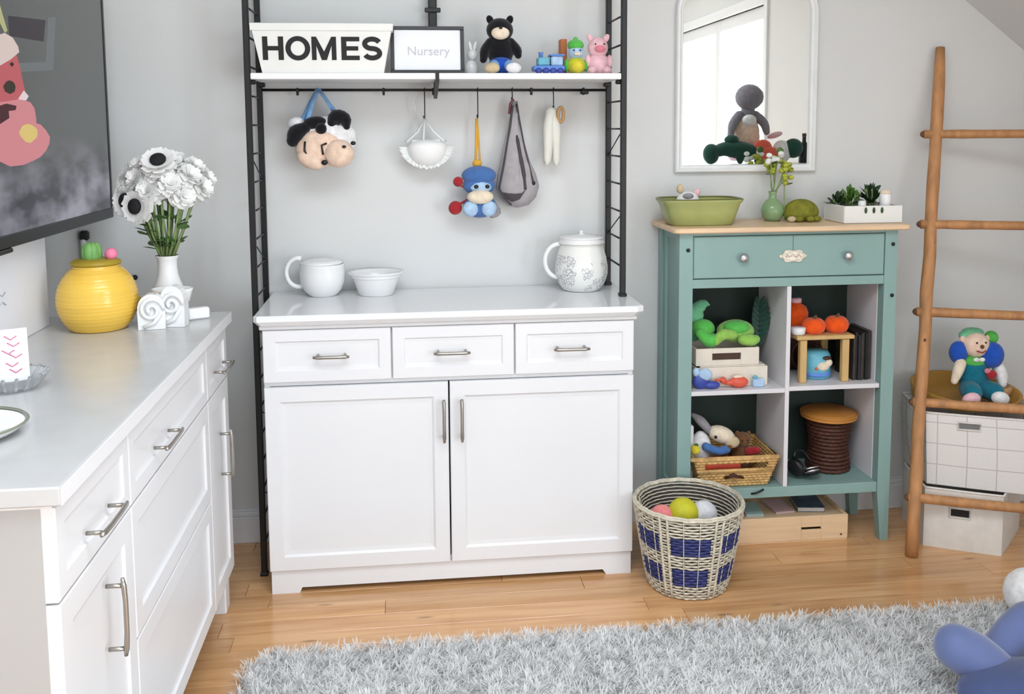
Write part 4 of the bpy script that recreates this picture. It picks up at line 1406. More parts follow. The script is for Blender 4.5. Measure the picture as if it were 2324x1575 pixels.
# ================================================================== green cabinet
gc = thing('green_cabinet', 'sage green open cabinet with a birch top, one drawer and four compartments', 'cabinet', (1.312, -.15, 0))
GX0, GX1, GY = .918, 1.706, -.283
g = G()
def rounded_top(xa, xb, yf, yb_, z0, z1, r):
    pts = [(xb, yb_), (xa, yb_)]
    for k in range(7):
        a = PI + PI / 2 * k / 6
        pts.append((xa + r + r * math.cos(a), yf + r + r * math.sin(a)))
    for k in range(7):
        a = 1.5 * PI + PI / 2 * k / 6
        pts.append((xb - r + r * math.cos(a), yf + r + r * math.sin(a)))
    return pts
tp = rounded_top(.892, 1.744, -.312, -.004, 0, 0, .022)
def shrink(p, e):
    cx_, cy_ = 1.318, -.158
    return [(x + (e if x < cx_ else -e), y + (e if y < cy_ else -e)) for x, y in p]
L = [[(x, y, z) for x, y in shrink(tp, e)] for e, z in ((.004, 1.134), (0, 1.138), (0, 1.149), (.003, 1.1525))]
n = len(tp)
g.add([p for l in L for p in l], [tuple(range(n)), tuple(reversed(range(3 * n, 4 * n)))] +
      [(i * n + (k + 1) % n, i * n + k, (i + 1) * n + k, (i + 1) * n + (k + 1) % n) for i in range(3) for k in range(n)])
g.build('top_board', 'birch', gc)
for x0, x1 in ((GX0, .966), (1.66, GX1)):
    left = x0 == GX0
    for yf, yk in ((GY, GY + .042), (-.05, -.008)):
        g = G()
        # the leg below the apron tapers on its inner side
        o_, i_ = (x0, x1) if left else (x1, x0)
        t_ = i_ + (o_ - i_) * .35
        vs = [(o_, yf, 0), (t_, yf, 0), (t_, yk - .008, 0), (o_, yk - .008, 0), (o_, yf, .18), (i_, yf, .18), (i_, yk, .18), (o_, yk, .18),
              (o_, yf, 1.1335), (i_, yf, 1.1335), (i_, yk, 1.1335), (o_, yk, 1.1335)]
        fs = [(0, 3, 2, 1), (8, 9, 10, 11)]
        for b in (0, 4):
            for k in range(4):
                l = (k + 1) % 4
                fs.append((b + k, b + l, b + 4 + l, b + 4 + k))
        g.add(vs, fs)
        g.build('leg', 'green', gc)
fside = lambda x, s_: (lambda u, w, d: (x + s_ * d, u, w))
g = G().panel(-.241, -.0505, .18, 1.1335, fside(.962, -1), .036, .028, .006, .009)
g.build('side_panel', 'green', gc)
g = G().panel(-.241, -.0505, .18, 1.1335, fside(1.664, 1), .036, .028, .006, .009)
g.build('side_panel', 'green', gc)
G().box(.966, 1.66, GY + .002, GY + .03, .941, .972, .001).build('rail', 'green', gc)
G().box(.966, 1.66, GY + .002, GY + .03, 1.1225, 1.1335, .001).build('rail', 'green', gc)
G().box(.966, 1.66, GY + .004, GY + .024, .18, .218, .002).build('apron', 'green', gc)
G().box(.966, 1.66, GY + .024, -.0055, .2, .2175, .001).build('bottom_board', 'green', gc)
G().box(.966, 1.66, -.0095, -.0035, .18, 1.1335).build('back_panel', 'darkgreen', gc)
G().box(.9635, .9665, -.241, -.01, .2178, .94).build('inner_lining', 'inner', gc)
G().box(1.6575, 1.6638, -.241, -.01, .2178, .94).build('inner_lining', 'inner', gc)
G().box(1.307, 1.3225, GY + .003, -.0098, .2178, .9405, .001).build('divider', 'inner', gc)
G().box(.967, 1.3068, GY + .004, -.0098, .5605, .5765, .001).build('shelf', 'inner', gc)
G().box(1.3227, 1.6572, GY + .004, -.0098, .5655, .5815, .001).build('shelf', 'inner', gc)
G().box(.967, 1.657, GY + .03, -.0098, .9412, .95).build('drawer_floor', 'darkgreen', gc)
gdw = G().panel(.9685, 1.6575, .975, 1.1205, fx(GY + .03), .031, 0, 0, 0, outer=.003).build('drawer', 'green', gc)
for x in (1.141, 1.518):
    G().lathe([(.007, 0), (.0065, .006), (.008, .01), (.0155, .015), (.0165, .021), (.011, .027), (.0001, .0285)], n=20,
              T=Matrix.Translation((x, GY - .001, 1.046)) @ Matrix.Rotation(PI / 2, 4, 'X')).build('knob', 'chrome', gdw)
esc = G()
poly = [(.046 * math.cos(a) * (1 + .09 * math.cos(6 * a)), .021 * math.sin(a) * (1 + .12 * math.cos(6 * a))) for a in np.linspace(0, 2 * PI, 37)[:-1]]
esc.prism(poly, lambda u, w, d: (1.322 + u, d, 1.048 + w), GY - .005, GY - .001)
pe = esc.build('label_plate', mat('aged_silver', (190, 182, 170), .35, metal=.7, var=.2, vscale=60), gdw)
g = G()
g.tube([(1.322 + .04 * math.cos(a), GY - .0058, 1.048 + .0165 * math.sin(a)) for a in np.linspace(0, 2 * PI, 25)[:-1]], .0022, 6, closed=True)
for k, (u0, u1) in enumerate(((-.026, -.014), (-.008, .008), (.012, .028))):
    g.tube([(1.322 + u0, GY - .006, 1.043 + .003 * (k % 2)), (1.322 + (u0 + u1) / 2, GY - .0075, 1.054), (1.322 + u1, GY - .006, 1.045)], .0026, 6)
g.build('relief', 'p_cream', pe)
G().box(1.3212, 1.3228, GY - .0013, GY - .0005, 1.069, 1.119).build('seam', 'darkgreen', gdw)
for x, z in ((.948, 1.075), (1.688, 1.082), (1.69, .9)):
    G().lathe([(.006, 0), (.0068, .004), (.004, .0065), (.0001, .007)], n=12,
              T=Matrix.Translation((x, GY + .0005, z)) @ Matrix.Rotation(PI / 2, 4, 'X')).build('peg', 'black_metal', gc)
G().tube([(1.19, GY + .003, .198), (1.205, GY - .004, .202), (1.225, GY - .004, .21), (1.235, GY + .003, .212)], .0035, 6).build('latch', 'black_metal', gc)

ZG = 1.153
# --- on the birch top
tr = thing('green_dish', 'oblong green glazed dish at the left of the birch top', 'dish', (1.02, -.17, ZG))
G().lathe([(.0001, 0), (.108, 0), (.114, .003), (.128, .045), (.137, .072), (.147, .085), (.148, .09), (.141, .09), (.13, .07), (.112, .01), (.0001, .008)],
          (1.022, -.165, ZG), 44, sx=1.0, sy=.58, power=4.5).build('body', 'stonegreen', tr)
G().lathe([(.1385, .0895), (.144, .0935), (.149, .0905)], (1.022, -.165, ZG), 44, sy=.58, power=4.5, cap=False).build('rim', 'stonegreenlip', tr)
G().lathe([(.0001, .0081), (.1122, .0101), (.1302, .0701), (.1402, .0885)], (1.022, -.165, ZG), 44, sy=.58, power=4.5, cap=False).build('inside', 'stonegreenlip', tr)
gh = thing('hen_figurine', 'small pale hen figurine sitting in the green dish', 'figurine', (.985, -.15, ZG + .06))
part(gh, 'body', 'ceramic', ('e', (.985, -.15, ZG + .083), (.042, .026, .032)), ('e', (.985, -.15, ZG + .034), (.022, .02, .022)))
part(gh, 'head', 'p_tan', ('e', (.956, -.152, ZG + .125), (.013, .013, .017)))
part(gh, 'tail', 'p_pink', ('e', (1.018, -.15, ZG + .11), (.012, .012, .016), (0, .4, 0)))
part(gh, 'wing', 'p_grey', ('e', (.98, -.172, ZG + .1), (.02, .008, .011)))

gv = thing('green_vase', 'round sage green glass vase with lime flowers on the birch top', 'vase', (1.32, -.1, ZG))
G().lathe([(.0001, 0), (.024, 0), (.036, .012), (.042, .035), (.038, .058), (.024, .074), (.014, .082), (.0135, .1), (.017, .108), (.013, .108), (.011, .09), (.0001, .08)],
          (1.318, -.1, ZG), 30).build('body', 'sagevase', gv)
fs_ = thing('lime_flower_sprig', 'sprig of lime and white flowers standing in the round green vase', 'flower', (1.325, -.1, ZG + .1))
RQ = random.Random(11)
g = G(); gl = G(); gw = G(); gd2 = G()
for k in range(9):
    top = Vector((1.328 + RQ.uniform(-.035, .045), -.1 + RQ.uniform(-.025, .02), ZG + RQ.uniform(.155, .235)))
    g.tube([(1.318, -.1, ZG + .09), ((1.32 + top.x) / 2, -.1, ZG + .13), top], .002, 5)
    for j in range(4):
        c = top + Vector((RQ.uniform(-.015, .015), RQ.uniform(-.012, .012), RQ.uniform(-.02, .012)))
        (gw if k in (2, 7) else gl).ell(c, (.012, .01, .009), n=8, k=5)
    leaf(gd2, top - Vector((0, 0, .025)), (RQ.uniform(-1, 1), RQ.uniform(-1, .3), .5), .04, .016)
g.tube([(1.35, -.105, ZG + .22), (1.356, -.11, ZG + .16), (1.357, -.115, ZG + .06), (1.356, -.12, ZG + .004)], .0022, 5)
g.build('stem', 'stem', fs_); gl.build('blossom', 'leaflime', fs_); gw.build('blossom', 'petal', fs_)
gd2.build('leaf', 'leafdark', fs_, recalc=False)
part(fs_, 'seed_pod', 'leaf', ('e', (1.34, -.105, ZG + .255), (.013, .011, .012)))
mm = thing('moss_ball', 'olive moss cushion between the round vase and the white planter', 'ornament', (1.42, -.12, ZG))
g = G(); g.ell((1.42, -.115, ZG + .03), (.066, .045, .05), n=22, k=12, squash=lambda p: Vector((p.x, p.y, max(p.z, -.029))))
g.build('cushion', 'moss', mm)
for k, (x, yy) in enumerate(((1.365, -.165), (1.392, -.17), (1.432, -.172), (1.46, -.165))):
    part(mm, 'foot', 'p_tan' if k == 0 else 'moss', ('e', (x, yy, ZG + .011), (.016, .013, .0108)))
wp = thing('white_planter', 'white box planter with green plants at the right of the birch top', 'planter', (1.6, -.19, ZG))
g = G()
def openbox(g, xa, xb, ya, yb, z0, z1, w, m=0):
    g.box(xa, xb, ya, ya + w, z0, z1, .002, m).box(xa, xb, yb - w, yb, z0, z1, .002, m)
    g.box(xa, xa + w, ya + w, yb - w, z0, z1, .002, m).box(xb - w, xb, ya + w, yb - w, z0, z1, .002, m)
    g.box(xa + w, xb - w, ya + w, yb - w, z0, z0 + w, 0, m)
openbox(g, 1.522, 1.738, -.25, -.085, ZG + .0005, ZG + .062, .008)
g.build('box', 'enamel', wp)
G().box(1.5305, 1.7295, -.2415, -.0935, ZG + .02, ZG + .048).build('soil', 'brown', wp)
for x in (1.6, 1.63, 1.66):
    part(wp, 'trailing_leaf', 'leafdark', ('e', (x, -.2525, ZG + .046), (.005, .002, .011)))
RP = random.Random(5)
for (cx_, cy_, r, h, n_, dk, lab) in ((1.59, -.15, .052, .075, 60, 'leafbright', 'bushy light green plant at the left of the white planter'),
                                      (1.675, -.14, .062, .1, 74, 'leafdark', 'taller dark green plant at the right of the white planter'),
                                      (1.55, -.13, .034, .045, 30, 'leafdark', 'low dark green plant in the back left corner of the white planter')):
    t = thing('potted_plant', lab, 'plant', (cx_, cy_, ZG + .048))
    g = G(); gs = G()
    for k in range(n_):
        a = RP.uniform(0, 2 * PI); e = RP.uniform(.15, 1.4)
        d = Vector((math.cos(a) * math.cos(e), math.sin(a) * math.cos(e), math.sin(e)))
        b = Vector((cx_, cy_, ZG + .05)) + Vector((d.x * r * .5, d.y * r * .4, d.z * h * RP.uniform(.25, .8)))
        leaf(g, b, d + Vector((0, 0, .2)), RP.uniform(.03, .05), RP.uniform(.014, .021))
    for k in range(7):
        a = 2 * PI * k / 7
        gs.tube([(cx_ + .01 * math.cos(a), cy_ + .01 * math.sin(a), ZG + .046), (cx_ + r * .4 * math.cos(a), cy_ + r * .3 * math.sin(a), ZG + .046 + h * .7)], .002, 5)
    g.build('leaves', dk, t, recalc=False); gs.build('stems', 'stem', t)
for x, yy, r, h, lab in ((1.6, -.222, .014, .03, 'low white cup standing in the front of the white planter'),
                         (1.69, -.215, .02, .066, 'tall white cup with pale yellow lid in the white planter')):
    t = thing('white_cup', lab, 'cup', (x, yy, ZG + .0485))
    G().lathe([(.0001, 0), (r * .85, 0), (r, .004), (r, h * .75), (r * .95, h * .8), (.0001, h * .8)], (x, yy, ZG + .0485), 20).build('body', 'ceramic', t)
    G().lathe([(r * .95, h * .8), (r * .97, h * .86), (r * .7, h), (.0001, h * 1.02)], (x, yy, ZG + .0485), 20).build('lid', 'p_cream' if h > .05 else 'ceramic', t)

# --- upper left compartment
Z2 = .5768
b2 = thing('storage_box', 'larger cream storage box at the bottom of the upper left compartment', 'box', (1.125, -.14, Z2))
g = G(); openbox(g, 1.0, 1.262, -.228, -.06, Z2, Z2 + .07, .006); g.build('body', 'boxcream', b2)
G().box(1.015, 1.252, -.224, -.065, Z2 + .0705, Z2 + .0745, .002).build('lid', 'boxcream', b2)
b1 = thing('open_box', 'cream open box with dark cut handle in the upper left compartment', 'box', (1.11, -.14, Z2 + .075))
ZB = Z2 + .075
g = G()
g.box(1.0, 1.06, -.222, -.216, ZB, ZB + .062, .001).box(1.165, 1.232, -.222, -.216, ZB, ZB + .062, .001)
g.box(1.06, 1.165, -.222, -.216, ZB, ZB + .02, .001).box(1.06, 1.165, -.222, -.216, ZB + .044, ZB + .062, .001)
g.box(1.0, 1.232, -.078, -.072, ZB, ZB + .062, .001).box(1.0, 1.006, -.216, -.078, ZB, ZB + .062, .001).box(1.226, 1.232, -.216, -.078, ZB, ZB + .062, .001)
g.box(1.006, 1.226, -.216, -.078, ZB, ZB + .006)
g.build('body', 'boxcream', b1)
G().box(1.062, 1.163, -.2155, -.212, ZB + .012, ZB + .05).build('cut_handle', 'brown', b1)
gt = thing('frog_toy', 'bright green plush frog lying on the open cream box', 'toy', (1.13, -.15, ZB + .065))
ZC2 = ZB + .064
part(gt, 'body', 'p_lime', ('e', (1.17, -.145, ZC2 + .042), (.07, .05, .042)))
part(gt, 'belly', 'p_green', ('e', (1.165, -.17, ZC2 + .06), (.05, .032, .026)))
part(gt, 'leg', 'p_green', ('t', [(1.07, -.2, ZC2 + .026), (1.05, -.205, ZC2 + .024), (1.022, -.2, ZC2 + .05)], [.022, .024, .018]))
part(gt, 'leg', 'p_lime', ('t', [(1.18, -.2, ZC2 + .022), (1.21, -.205, ZC2 + .02), (1.226, -.2, ZC2 + .022)], [.02, .021, .016]))
part(gt, 'arm', 'p_lime', ('t', [(1.14, -.2, ZC2 + .04), (1.1, -.215, ZC2 + .046), (1.076, -.21, ZC2 + .02)], [.018, .02, .014]))
part(gt, 'head', 'p_green', ('e', (1.045, -.16, ZC2 + .058), (.042, .038, .034)))
mt_ = thing('mint_toy', 'pale mint plush with a pointed ear beside the bright green frog', 'toy', (1.03, -.12, ZC2))
part(mt_, 'head', 'p_mint', ('e', (1.02, -.12, ZC2 + .1), (.038, .032, .036)))
part(mt_, 'ear', 'p_mint', ('t', [(1.02, -.12, ZC2 + .115), (1.055, -.125, ZC2 + .14), (1.075, -.128, ZC2 + .138)], [.026, .02, .004]))
part(mt_, 'body', 'p_mint', ('e', (1.028, -.11, ZC2 + .04), (.02, .026, .04)))
fe = thing('fern_toy', 'dark green feathery plush leaf against the divider in the upper left compartment', 'toy', (1.28, -.12, Z2))
g = G()
g.tube([(1.268, -.1, Z2 + .002), (1.272, -.1, Z2 + .15), (1.268, -.11, Z2 + .285)], .006, 6)
g.build('stalk', 'p_dgreen', fe)
for k in range(9):
    z = Z2 + .12 + k * .0185
    w = .032 * math.sin(PI * (k + 1.5) / 11)
    for s_ in (-1, 1):
        part(fe, 'frond', 'p_dgreen', ('t', [(1.27, -.103, z), (1.27 + s_ * w * .6, -.108 - w * .4, z + .01), (1.27 + s_ * w, -.11 - w * .8, z + .03)], [.0085, .0095, .004], 7))

bi = thing('blue_pouch', 'crumpled blue and white pouch in front of the larger storage box', 'pouch', (1.02, -.25, Z2))
part(bi, 'body', 'toynavy', ('e', (1.01, -.247, Z2 + .028), (.03, .015, .028)), ('e', (1.05, -.25, Z2 + .014), (.03, .016, .0138)))
part(bi, 'flap', 'p_lightblue', ('e', (1.025, -.252, Z2 + .052), (.026, .012, .022), (0, .3, 0)), ('e', (.992, -.25, Z2 + .062), (.012, .01, .016)))
part(bi, 'string', 'toyred', ('t', [(1.06, -.25, Z2 + .028), (1.08, -.255, Z2 + .034), (1.1, -.252, Z2 + .02)], .005))
ri = thing('coral_toy', 'small coral red toy fish on the shelf in front of the storage box', 'toy', (1.145, -.25, Z2))
part(ri, 'body', 'toyred', ('e', (1.15, -.248, Z2 + .0202), (.034, .017, .02)))
part(ri, 'tail', 'toyred', ('t', [(1.12, -.248, Z2 + .02), (1.104, -.248, Z2 + .018), (1.092, -.248, Z2 + .028)], [.012, .007, .013]))
part(ri, 'fin', 'p_cream', ('e', (1.145, -.25, Z2 + .04), (.018, .006, .006)))
li = thing('pale_blue_toy', 'tiny pale blue toy block right of the coral red fish', 'toy', (1.22, -.25, Z2))
part(li, 'block', 'p_lightblue', ('b', (1.2, 1.242, -.255, -.236, Z2, Z2 + .03), .004))
part(li, 'stud', 'toyaqua', ('e', (1.208, -.25, Z2 + .036), (.009, .007, .007)))

# --- upper right compartment
Z3 = .5818
bx = thing('wooden_stand', 'small open wooden stand under the orange pumpkins', 'stand', (1.47, -.16, Z3))
G().box(1.36, 1.575, -.25, -.04, Z3 + .157, Z3 + .172, .003).build('top', 'bamboo', bx)
for x in (1.376, 1.534):
    for yy in (-.243, -.07):
        G().box(x, x + .026, yy, yy + .024, Z3, Z3 + .1568, .003).build('leg', 'bamboo', bx)
G().box(1.403, 1.533, -.052, -.046, Z3, Z3 + .1568).build('back_board', 'brown', bx)


def pumpkin(x, y, z, r, label, tagc=None):
    t = thing('crochet_pumpkin', label, 'pumpkin', (x, y, z))
    vs = []; n = 40; k = 12
    g = G()
    def sq(p):
        a = math.atan2(p.y, p.x)
        q = 1 + .06 * abs(math.cos(4 * a)) - .03
        dz = 1 - .25 * math.exp(-((p.x ** 2 + p.y ** 2) / (r * .35) ** 2))
        return Vector((p.x * q, p.y * q, p.z * dz))
    g.ell((x, y, z + r * .62), (r, r * .9, r * .82), n=40, k=12, squash=sq)
    g.build('body', 'orange', t)
    G().tube([(x, y, z + r * 1.18), (x + .004, y, z + r * 1.4), (x + .01, y, z + r * 1.5)], [.007, .005, .004], 7).build('stalk', 'p_brown', t)
    return t
ZP = Z3 + .1725
pumpkin(1.44, -.205, ZP, .042, 'orange crocheted pumpkin in the middle of the wooden stand')
pumpkin(1.53, -.195, ZP, .044, 'orange crocheted pumpkin at the right end of the wooden stand')
rb = thing('red_bottle', 'dark orange bottle with pale cap behind the crocheted pumpkins', 'bottle', (1.42, -.1, ZP))
G().lathe([(.0001, 0), (.042, 0), (.046, .01), (.046, .06), (.038, .08), (.02, .09), (.02, .094), (.0001, .094)], (1.415, -.1, ZP), 28).build('body', 'orange', rb)
G().lathe([(.021, .0945), (.021, .108), (.018, .111), (.0001, .111)], (1.415, -.1, ZP), 20).build('cap', 'p_pink', rb)
wb = thing('white_dish', 'small white oval dish at the left end of the wooden stand', 'dish', (1.375, -.22, ZP))
G().lathe([(.0001, 0), (.022, 0), (.026, .006), (.028, .024), (.025, .027), (.0001, .027)], (1.377, -.217, ZP), 24, sx=.95, sy=.9).build('body', 'ceramic', wb)
ub = thing('bear_mug', 'light blue patterned canister with a cream bear relief inside the wooden stand', 'canister', (1.468, -.17, Z3))
G().lathe([(.0001, 0), (.05, 0), (.056, .004), (.058, .05), (.055, .085), (.045, .1), (.0001, .104)], (1.468, -.16, Z3), 30, sy=.9).build('body', 'toyaqua', ub)
part(ub, 'base_band', 'toyblue', ('e', (1.468, -.165, Z3 + .018), (.0585, .053, .0175)))
part(ub, 'bear_relief', 'p_cream', ('e', (1.478, -.207, Z3 + .05), (.024, .012, .017)), ('e', (1.5, -.205, Z3 + .062), (.014, .01, .014)))
part(ub, 'cap_relief', 'brown', ('e', (1.492, -.208, Z3 + .08), (.018, .009, .007)))
part(ub, 'spots', 'toyred', ('e', (1.452, -.208, Z3 + .042), (.006, .005, .006)))
hk = thing('wicker_ring', 'dark wicker ring leaning above the light blue canister', 'ring', (1.47, -.09, Z3))
G().tube([(1.47 + .058 * math.cos(a), -.085, Z3 + .0645 + .058 * math.sin(a)) for a in np.linspace(0, 2 * PI, 25)[:-1]], .006, 7, closed=True).build('ring', 'brownwicker', hk)
xb_ = 1.582
RB = random.Random(2)
k = 0
while xb_ < 1.648:
    w = RB.choice((.007, .009, .011, .008))
    h = .172 + RB.uniform(-.012, .008)
    names = ('thin dark book at the left of the upright row, next to the wooden stand', 'second thin dark book of the upright row', 'third thin dark book of the upright row',
             'fourth thin dark book of the upright row', 'fifth thin dark book of the upright row', 'sixth thin dark book of the upright row',
             'seventh thin dark book of the upright row', 'eighth thin dark book of the upright row', 'ninth thin dark book of the upright row', 'tenth thin dark book of the upright row')
    t = thing('book', names[k] if xb_ + w < 1.648 else 'last thin dark book of the upright row, against the right side', 'book', (xb_ + w / 2, -.15, Z3), 'dark books in the upper right compartment')
    yo = -.232 + RB.uniform(0, .012)
    g = G(); g.box(xb_, xb_ + .0013, yo, -.08, Z3, Z3 + h).box(xb_ + w - .0013, xb_ + w, yo, -.08, Z3, Z3 + h).box(xb_ + .0013, xb_ + w - .0013, yo, yo + .0016, Z3, Z3 + h)
    g.build('cover', 'books' if k % 3 else 'books2', t)
    G().box(xb_ + .0014, xb_ + w - .0014, yo + .002, -.083, Z3 + .002, Z3 + h - .003).build('pages', 'bookpage', t)
    xb_ += w + .0008; k += 1

# --- lower left compartment: rattan basket with toys
ZF = .2178
rbk = thing('rattan_basket', 'tan rattan basket with a handle slot in the lower left compartment', 'basket', (1.137, -.16, ZF))
def basket_ring(z, grow):
    xa, xb, ya, yb = 1.016 - grow, 1.258 + grow, -.2525 - grow * .75, -.05 + grow * .3
    return xa, xb, ya, yb
rows = 11
H = .112
g = G()
for r in range(rows):
    z = ZF + .0066 + (H - .0116) * r / (rows - 1)
    gr = .03 * r / (rows - 1)
    xa, xb, ya, yb = basket_ring(z, gr)
    pts = []
    def seg(p, q, n):
        for i in range(n):
            t = i / n
            pts.append((p[0] + (q[0] - p[0]) * t, p[1] + (q[1] - p[1]) * t))
    if xa < .9668:
        xa = .972
    seg((xb, ya), (xb, yb), 20); seg((xb, yb), (xa, yb), 26); seg((xa, yb), (xa, ya), 20)
    nfront = 30
    fr_ = [(xa + (xb - xa) * i / nfront, ya) for i in range(nfront + 1)]
    slot = 6 <= r <= 8
    off = lambda i: .0028 * (1 if (i + r) % 2 else -1)
    cx_, cy_ = (xa + xb) / 2, (ya + yb) / 2
    if not slot:
        allp = pts + fr_[:-1]
        P = [(x + (off(i) if abs(x - xa) < .001 or abs(x - xb) < .001 else 0), yy + (off(i) if abs(yy - ya) < .001 or abs(yy - yb) < .001 else 0), z) for i, (x, yy) in enumerate(allp)]
        g.tube(P, .0056, 6, closed=True)
    else:
        allp = fr_[-4:] + pts[1:] + fr_[:4]
        P = [(x, yy, z) for x, yy in allp]
        g.tube(P, .0056, 6)
g.build('weave', 'rattan', rbk)
G().box(1.02, 1.254, -.249, -.055, ZF, ZF + .006).build('base', 'rattan', rbk)
xa, xb, ya, yb = basket_ring(0, .031)
xa = .973
G().tube([(xa, ya, ZF + H), (xb, ya, ZF + H), (xb, yb, ZF + H), (xa, yb, ZF + H)], .007, 8, closed=True).build('rim', 'rattan', rbk)
G().tube([(xa + .02, ya + .004, ZF + .066), (xb - .02, ya + .004, ZF + .066)], .006, 8).build('slot_edge', 'rattan', rbk)
part(rbk, 'knot', 'brownwicker', ('t', [(1.095, ya + .006, ZF + .038), (1.125, ya - .002, ZF + .05), (1.165, ya + .006, ZF + .036)], [.004, .007, .004]))
g = G(); g.box(1.03, 1.245, -.23, -.225, ZF + .055, ZF + .098)
tag(G().box(1.03, 1.17, -.2305, -.213, ZF + .0205, ZF + .098, .003).build('coral_book', 'toyred', None, (1.1, -.222, ZF)), 'coral red book seen through the slot of the rattan basket', 'book')
sd_ = thing('dog_toy', 'white and grey plush dog leaning out of the rattan basket', 'toy', (1.06, -.16, ZF))
part(sd_, 'body', 'p_white', ('e', (1.045, -.15, ZF + .1), (.04, .034, .075)))
part(sd_, 'head', 'p_cream', ('e', (1.115, -.17, ZF + .165), (.052, .036, .03), (0, .35, 0)))
part(sd_, 'muzzle', 'p_tan', ('e', (1.15, -.185, ZF + .14), (.028, .024, .022)))
part(sd_, 'ear', 'p_grey', ('t', [(1.015, -.15, ZF + .235), (1.04, -.165, ZF + .215), (1.075, -.17, ZF + .175)], [.008, .017, .012]))
part(sd_, 'eye', 'black', ('e', (1.085, -.198, ZF + .165), (.006, .005, .006)))
part(sd_, 'nose', 'p_brown', ('e', (1.135, -.206, ZF + .128), (.01, .007, .008)))
part(sd_, 'scarf', 'p_blue', ('t', [(1.05, -.195, ZF + .13), (1.09, -.205, ZF + .115), (1.125, -.2, ZF + .118)], .015))
bt_ = thing('white_bottle', 'white card box behind the plush dog in the lower left compartment', 'box', (.99, -.19, ZF))
G().box(.984, 1.003, -.2, -.175, ZF + .0065, ZF + .21, .003).build('carton', 'ceramic', bt_)
yt = thing('yellow_ball_toy', 'little yellow toy ball at the near left corner of the rattan basket', 'ball', (.998, -.225, ZF + .12))
part(yt, 'ball', 'p_yellow', ('e', (1.002, -.222, ZF + .13), (.018, .018, .018)))
part(yt, 'cap', 'leaf', ('e', (1.006, -.222, ZF + .147), (.008, .008, .006)))
pb = thing('brown_toy', 'brown plush bear slumped at the right of the rattan basket', 'toy', (1.24, -.14, ZF))
part(pb, 'body', 'p_brown', ('e', (1.232, -.13, ZF + .07), (.04, .05, .058)))
part(pb, 'head', 'p_brown', ('e', (1.235, -.15, ZF + .135), (.03, .03, .028)))
part(pb, 'ear', 'p_brown', ('e', (1.215, -.148, ZF + .158), (.009, .007, .01)))
part(pb, 'ear', 'p_brown', ('e', (1.258, -.148, ZF + .156), (.009, .007, .01)))
part(pb, 'leg', 'p_red', ('t', [(1.25, -.18, ZF + .1), (1.275, -.19, ZF + .105)], [.016, .014]))
for s_ in (-1, 1):
    part(pb, 'eye', 'black', ('e', (1.233 + s_ * .01, -.179, ZF + .14), (.003, .003, .003)))

pb.location.x -= .032
# --- lower right compartment
st = thing('wicker_stool', 'brown wicker drum stool with a honey wood lid in the lower right compartment', 'stool', (1.553, -.115, ZF))
g = G()
for r in range(13):
    z = ZF + .009 + r * .0142
    rad = .069 + .005 * math.cos(r * .52)
    g.tube([((rad + .0022 * (1 if (i + r) % 2 else -1)) * math.cos(2 * PI * i / 40) + 1.553, (rad + .0022 * (1 if (i + r) % 2 else -1)) * math.sin(2 * PI * i / 40) - .115, z) for i in range(40)], .0078, 6, closed=True)
g.build('weave', 'brownwicker', st)
G().lathe([(.0001, 0), (.066, 0), (.066, .19), (.0001, .19)], (1.553, -.115, ZF), 30).build('core', 'brown', st)
G().lathe([(.0001, .1935), (.088, .1935), (.099, .2), (.102, .208), (.1, .216), (.09, .222), (.0001, .226)], (1.553, -.115, ZF), 40).build('lid', 'honey', st)
g = G()
for z, r in ((.202, .1), (.214, .1015)):
    g.tube([(1.553 + r * math.cos(a), -.115 + r * math.sin(a), ZF + z) for a in np.linspace(0, 2 * PI, 41)[:-1]], .0035, 6, closed=True)
g.build('lid_binding', 'honey', st)
st.location.x -= .005
hd = thing('headphones', 'dark headphones with chrome rings on the floor of the lower right compartment', 'headphones', (1.4, -.22, ZF))
T = Matrix.Translation((1.382, -.215, ZF + .044)) @ Matrix.Rotation(.5, 4, 'Z') @ Matrix.Rotation(PI / 2 - .25, 4, 'Y')
G().lathe([(.0001, -.014), (.028, -.014), (.034, -.006), (.034, .006), (.028, .014), (.0001, .014)], n=26, T=T).build('ear_cup', 'black', hd)
T = Matrix.Translation((1.436, -.225, ZF + .028)) @ Matrix.Rotation(.3, 4, 'Z') @ Matrix.Rotation(-.5, 4, 'X')
G().lathe([(.0001, -.012), (.027, -.012), (.032, -.004), (.032, .006), (.026, .012), (.0001, .012)], n=26, T=T).build('ear_cup', 'black', hd)
for zz in (.013, .002):
    G().tube([T @ Vector((.03 * math.cos(a), .03 * math.sin(a), zz)) for a in np.linspace(0, 2 * PI, 27)[:-1]], .0036, 7, closed=True).build('ring', 'chrome', hd)
G().tube([(1.382, -.19, ZF + .075), (1.4, -.165, ZF + .096), (1.43, -.17, ZF + .086), (1.446, -.2, ZF + .055)], .006, 8, flat=.6).build('headband', 'black', hd)

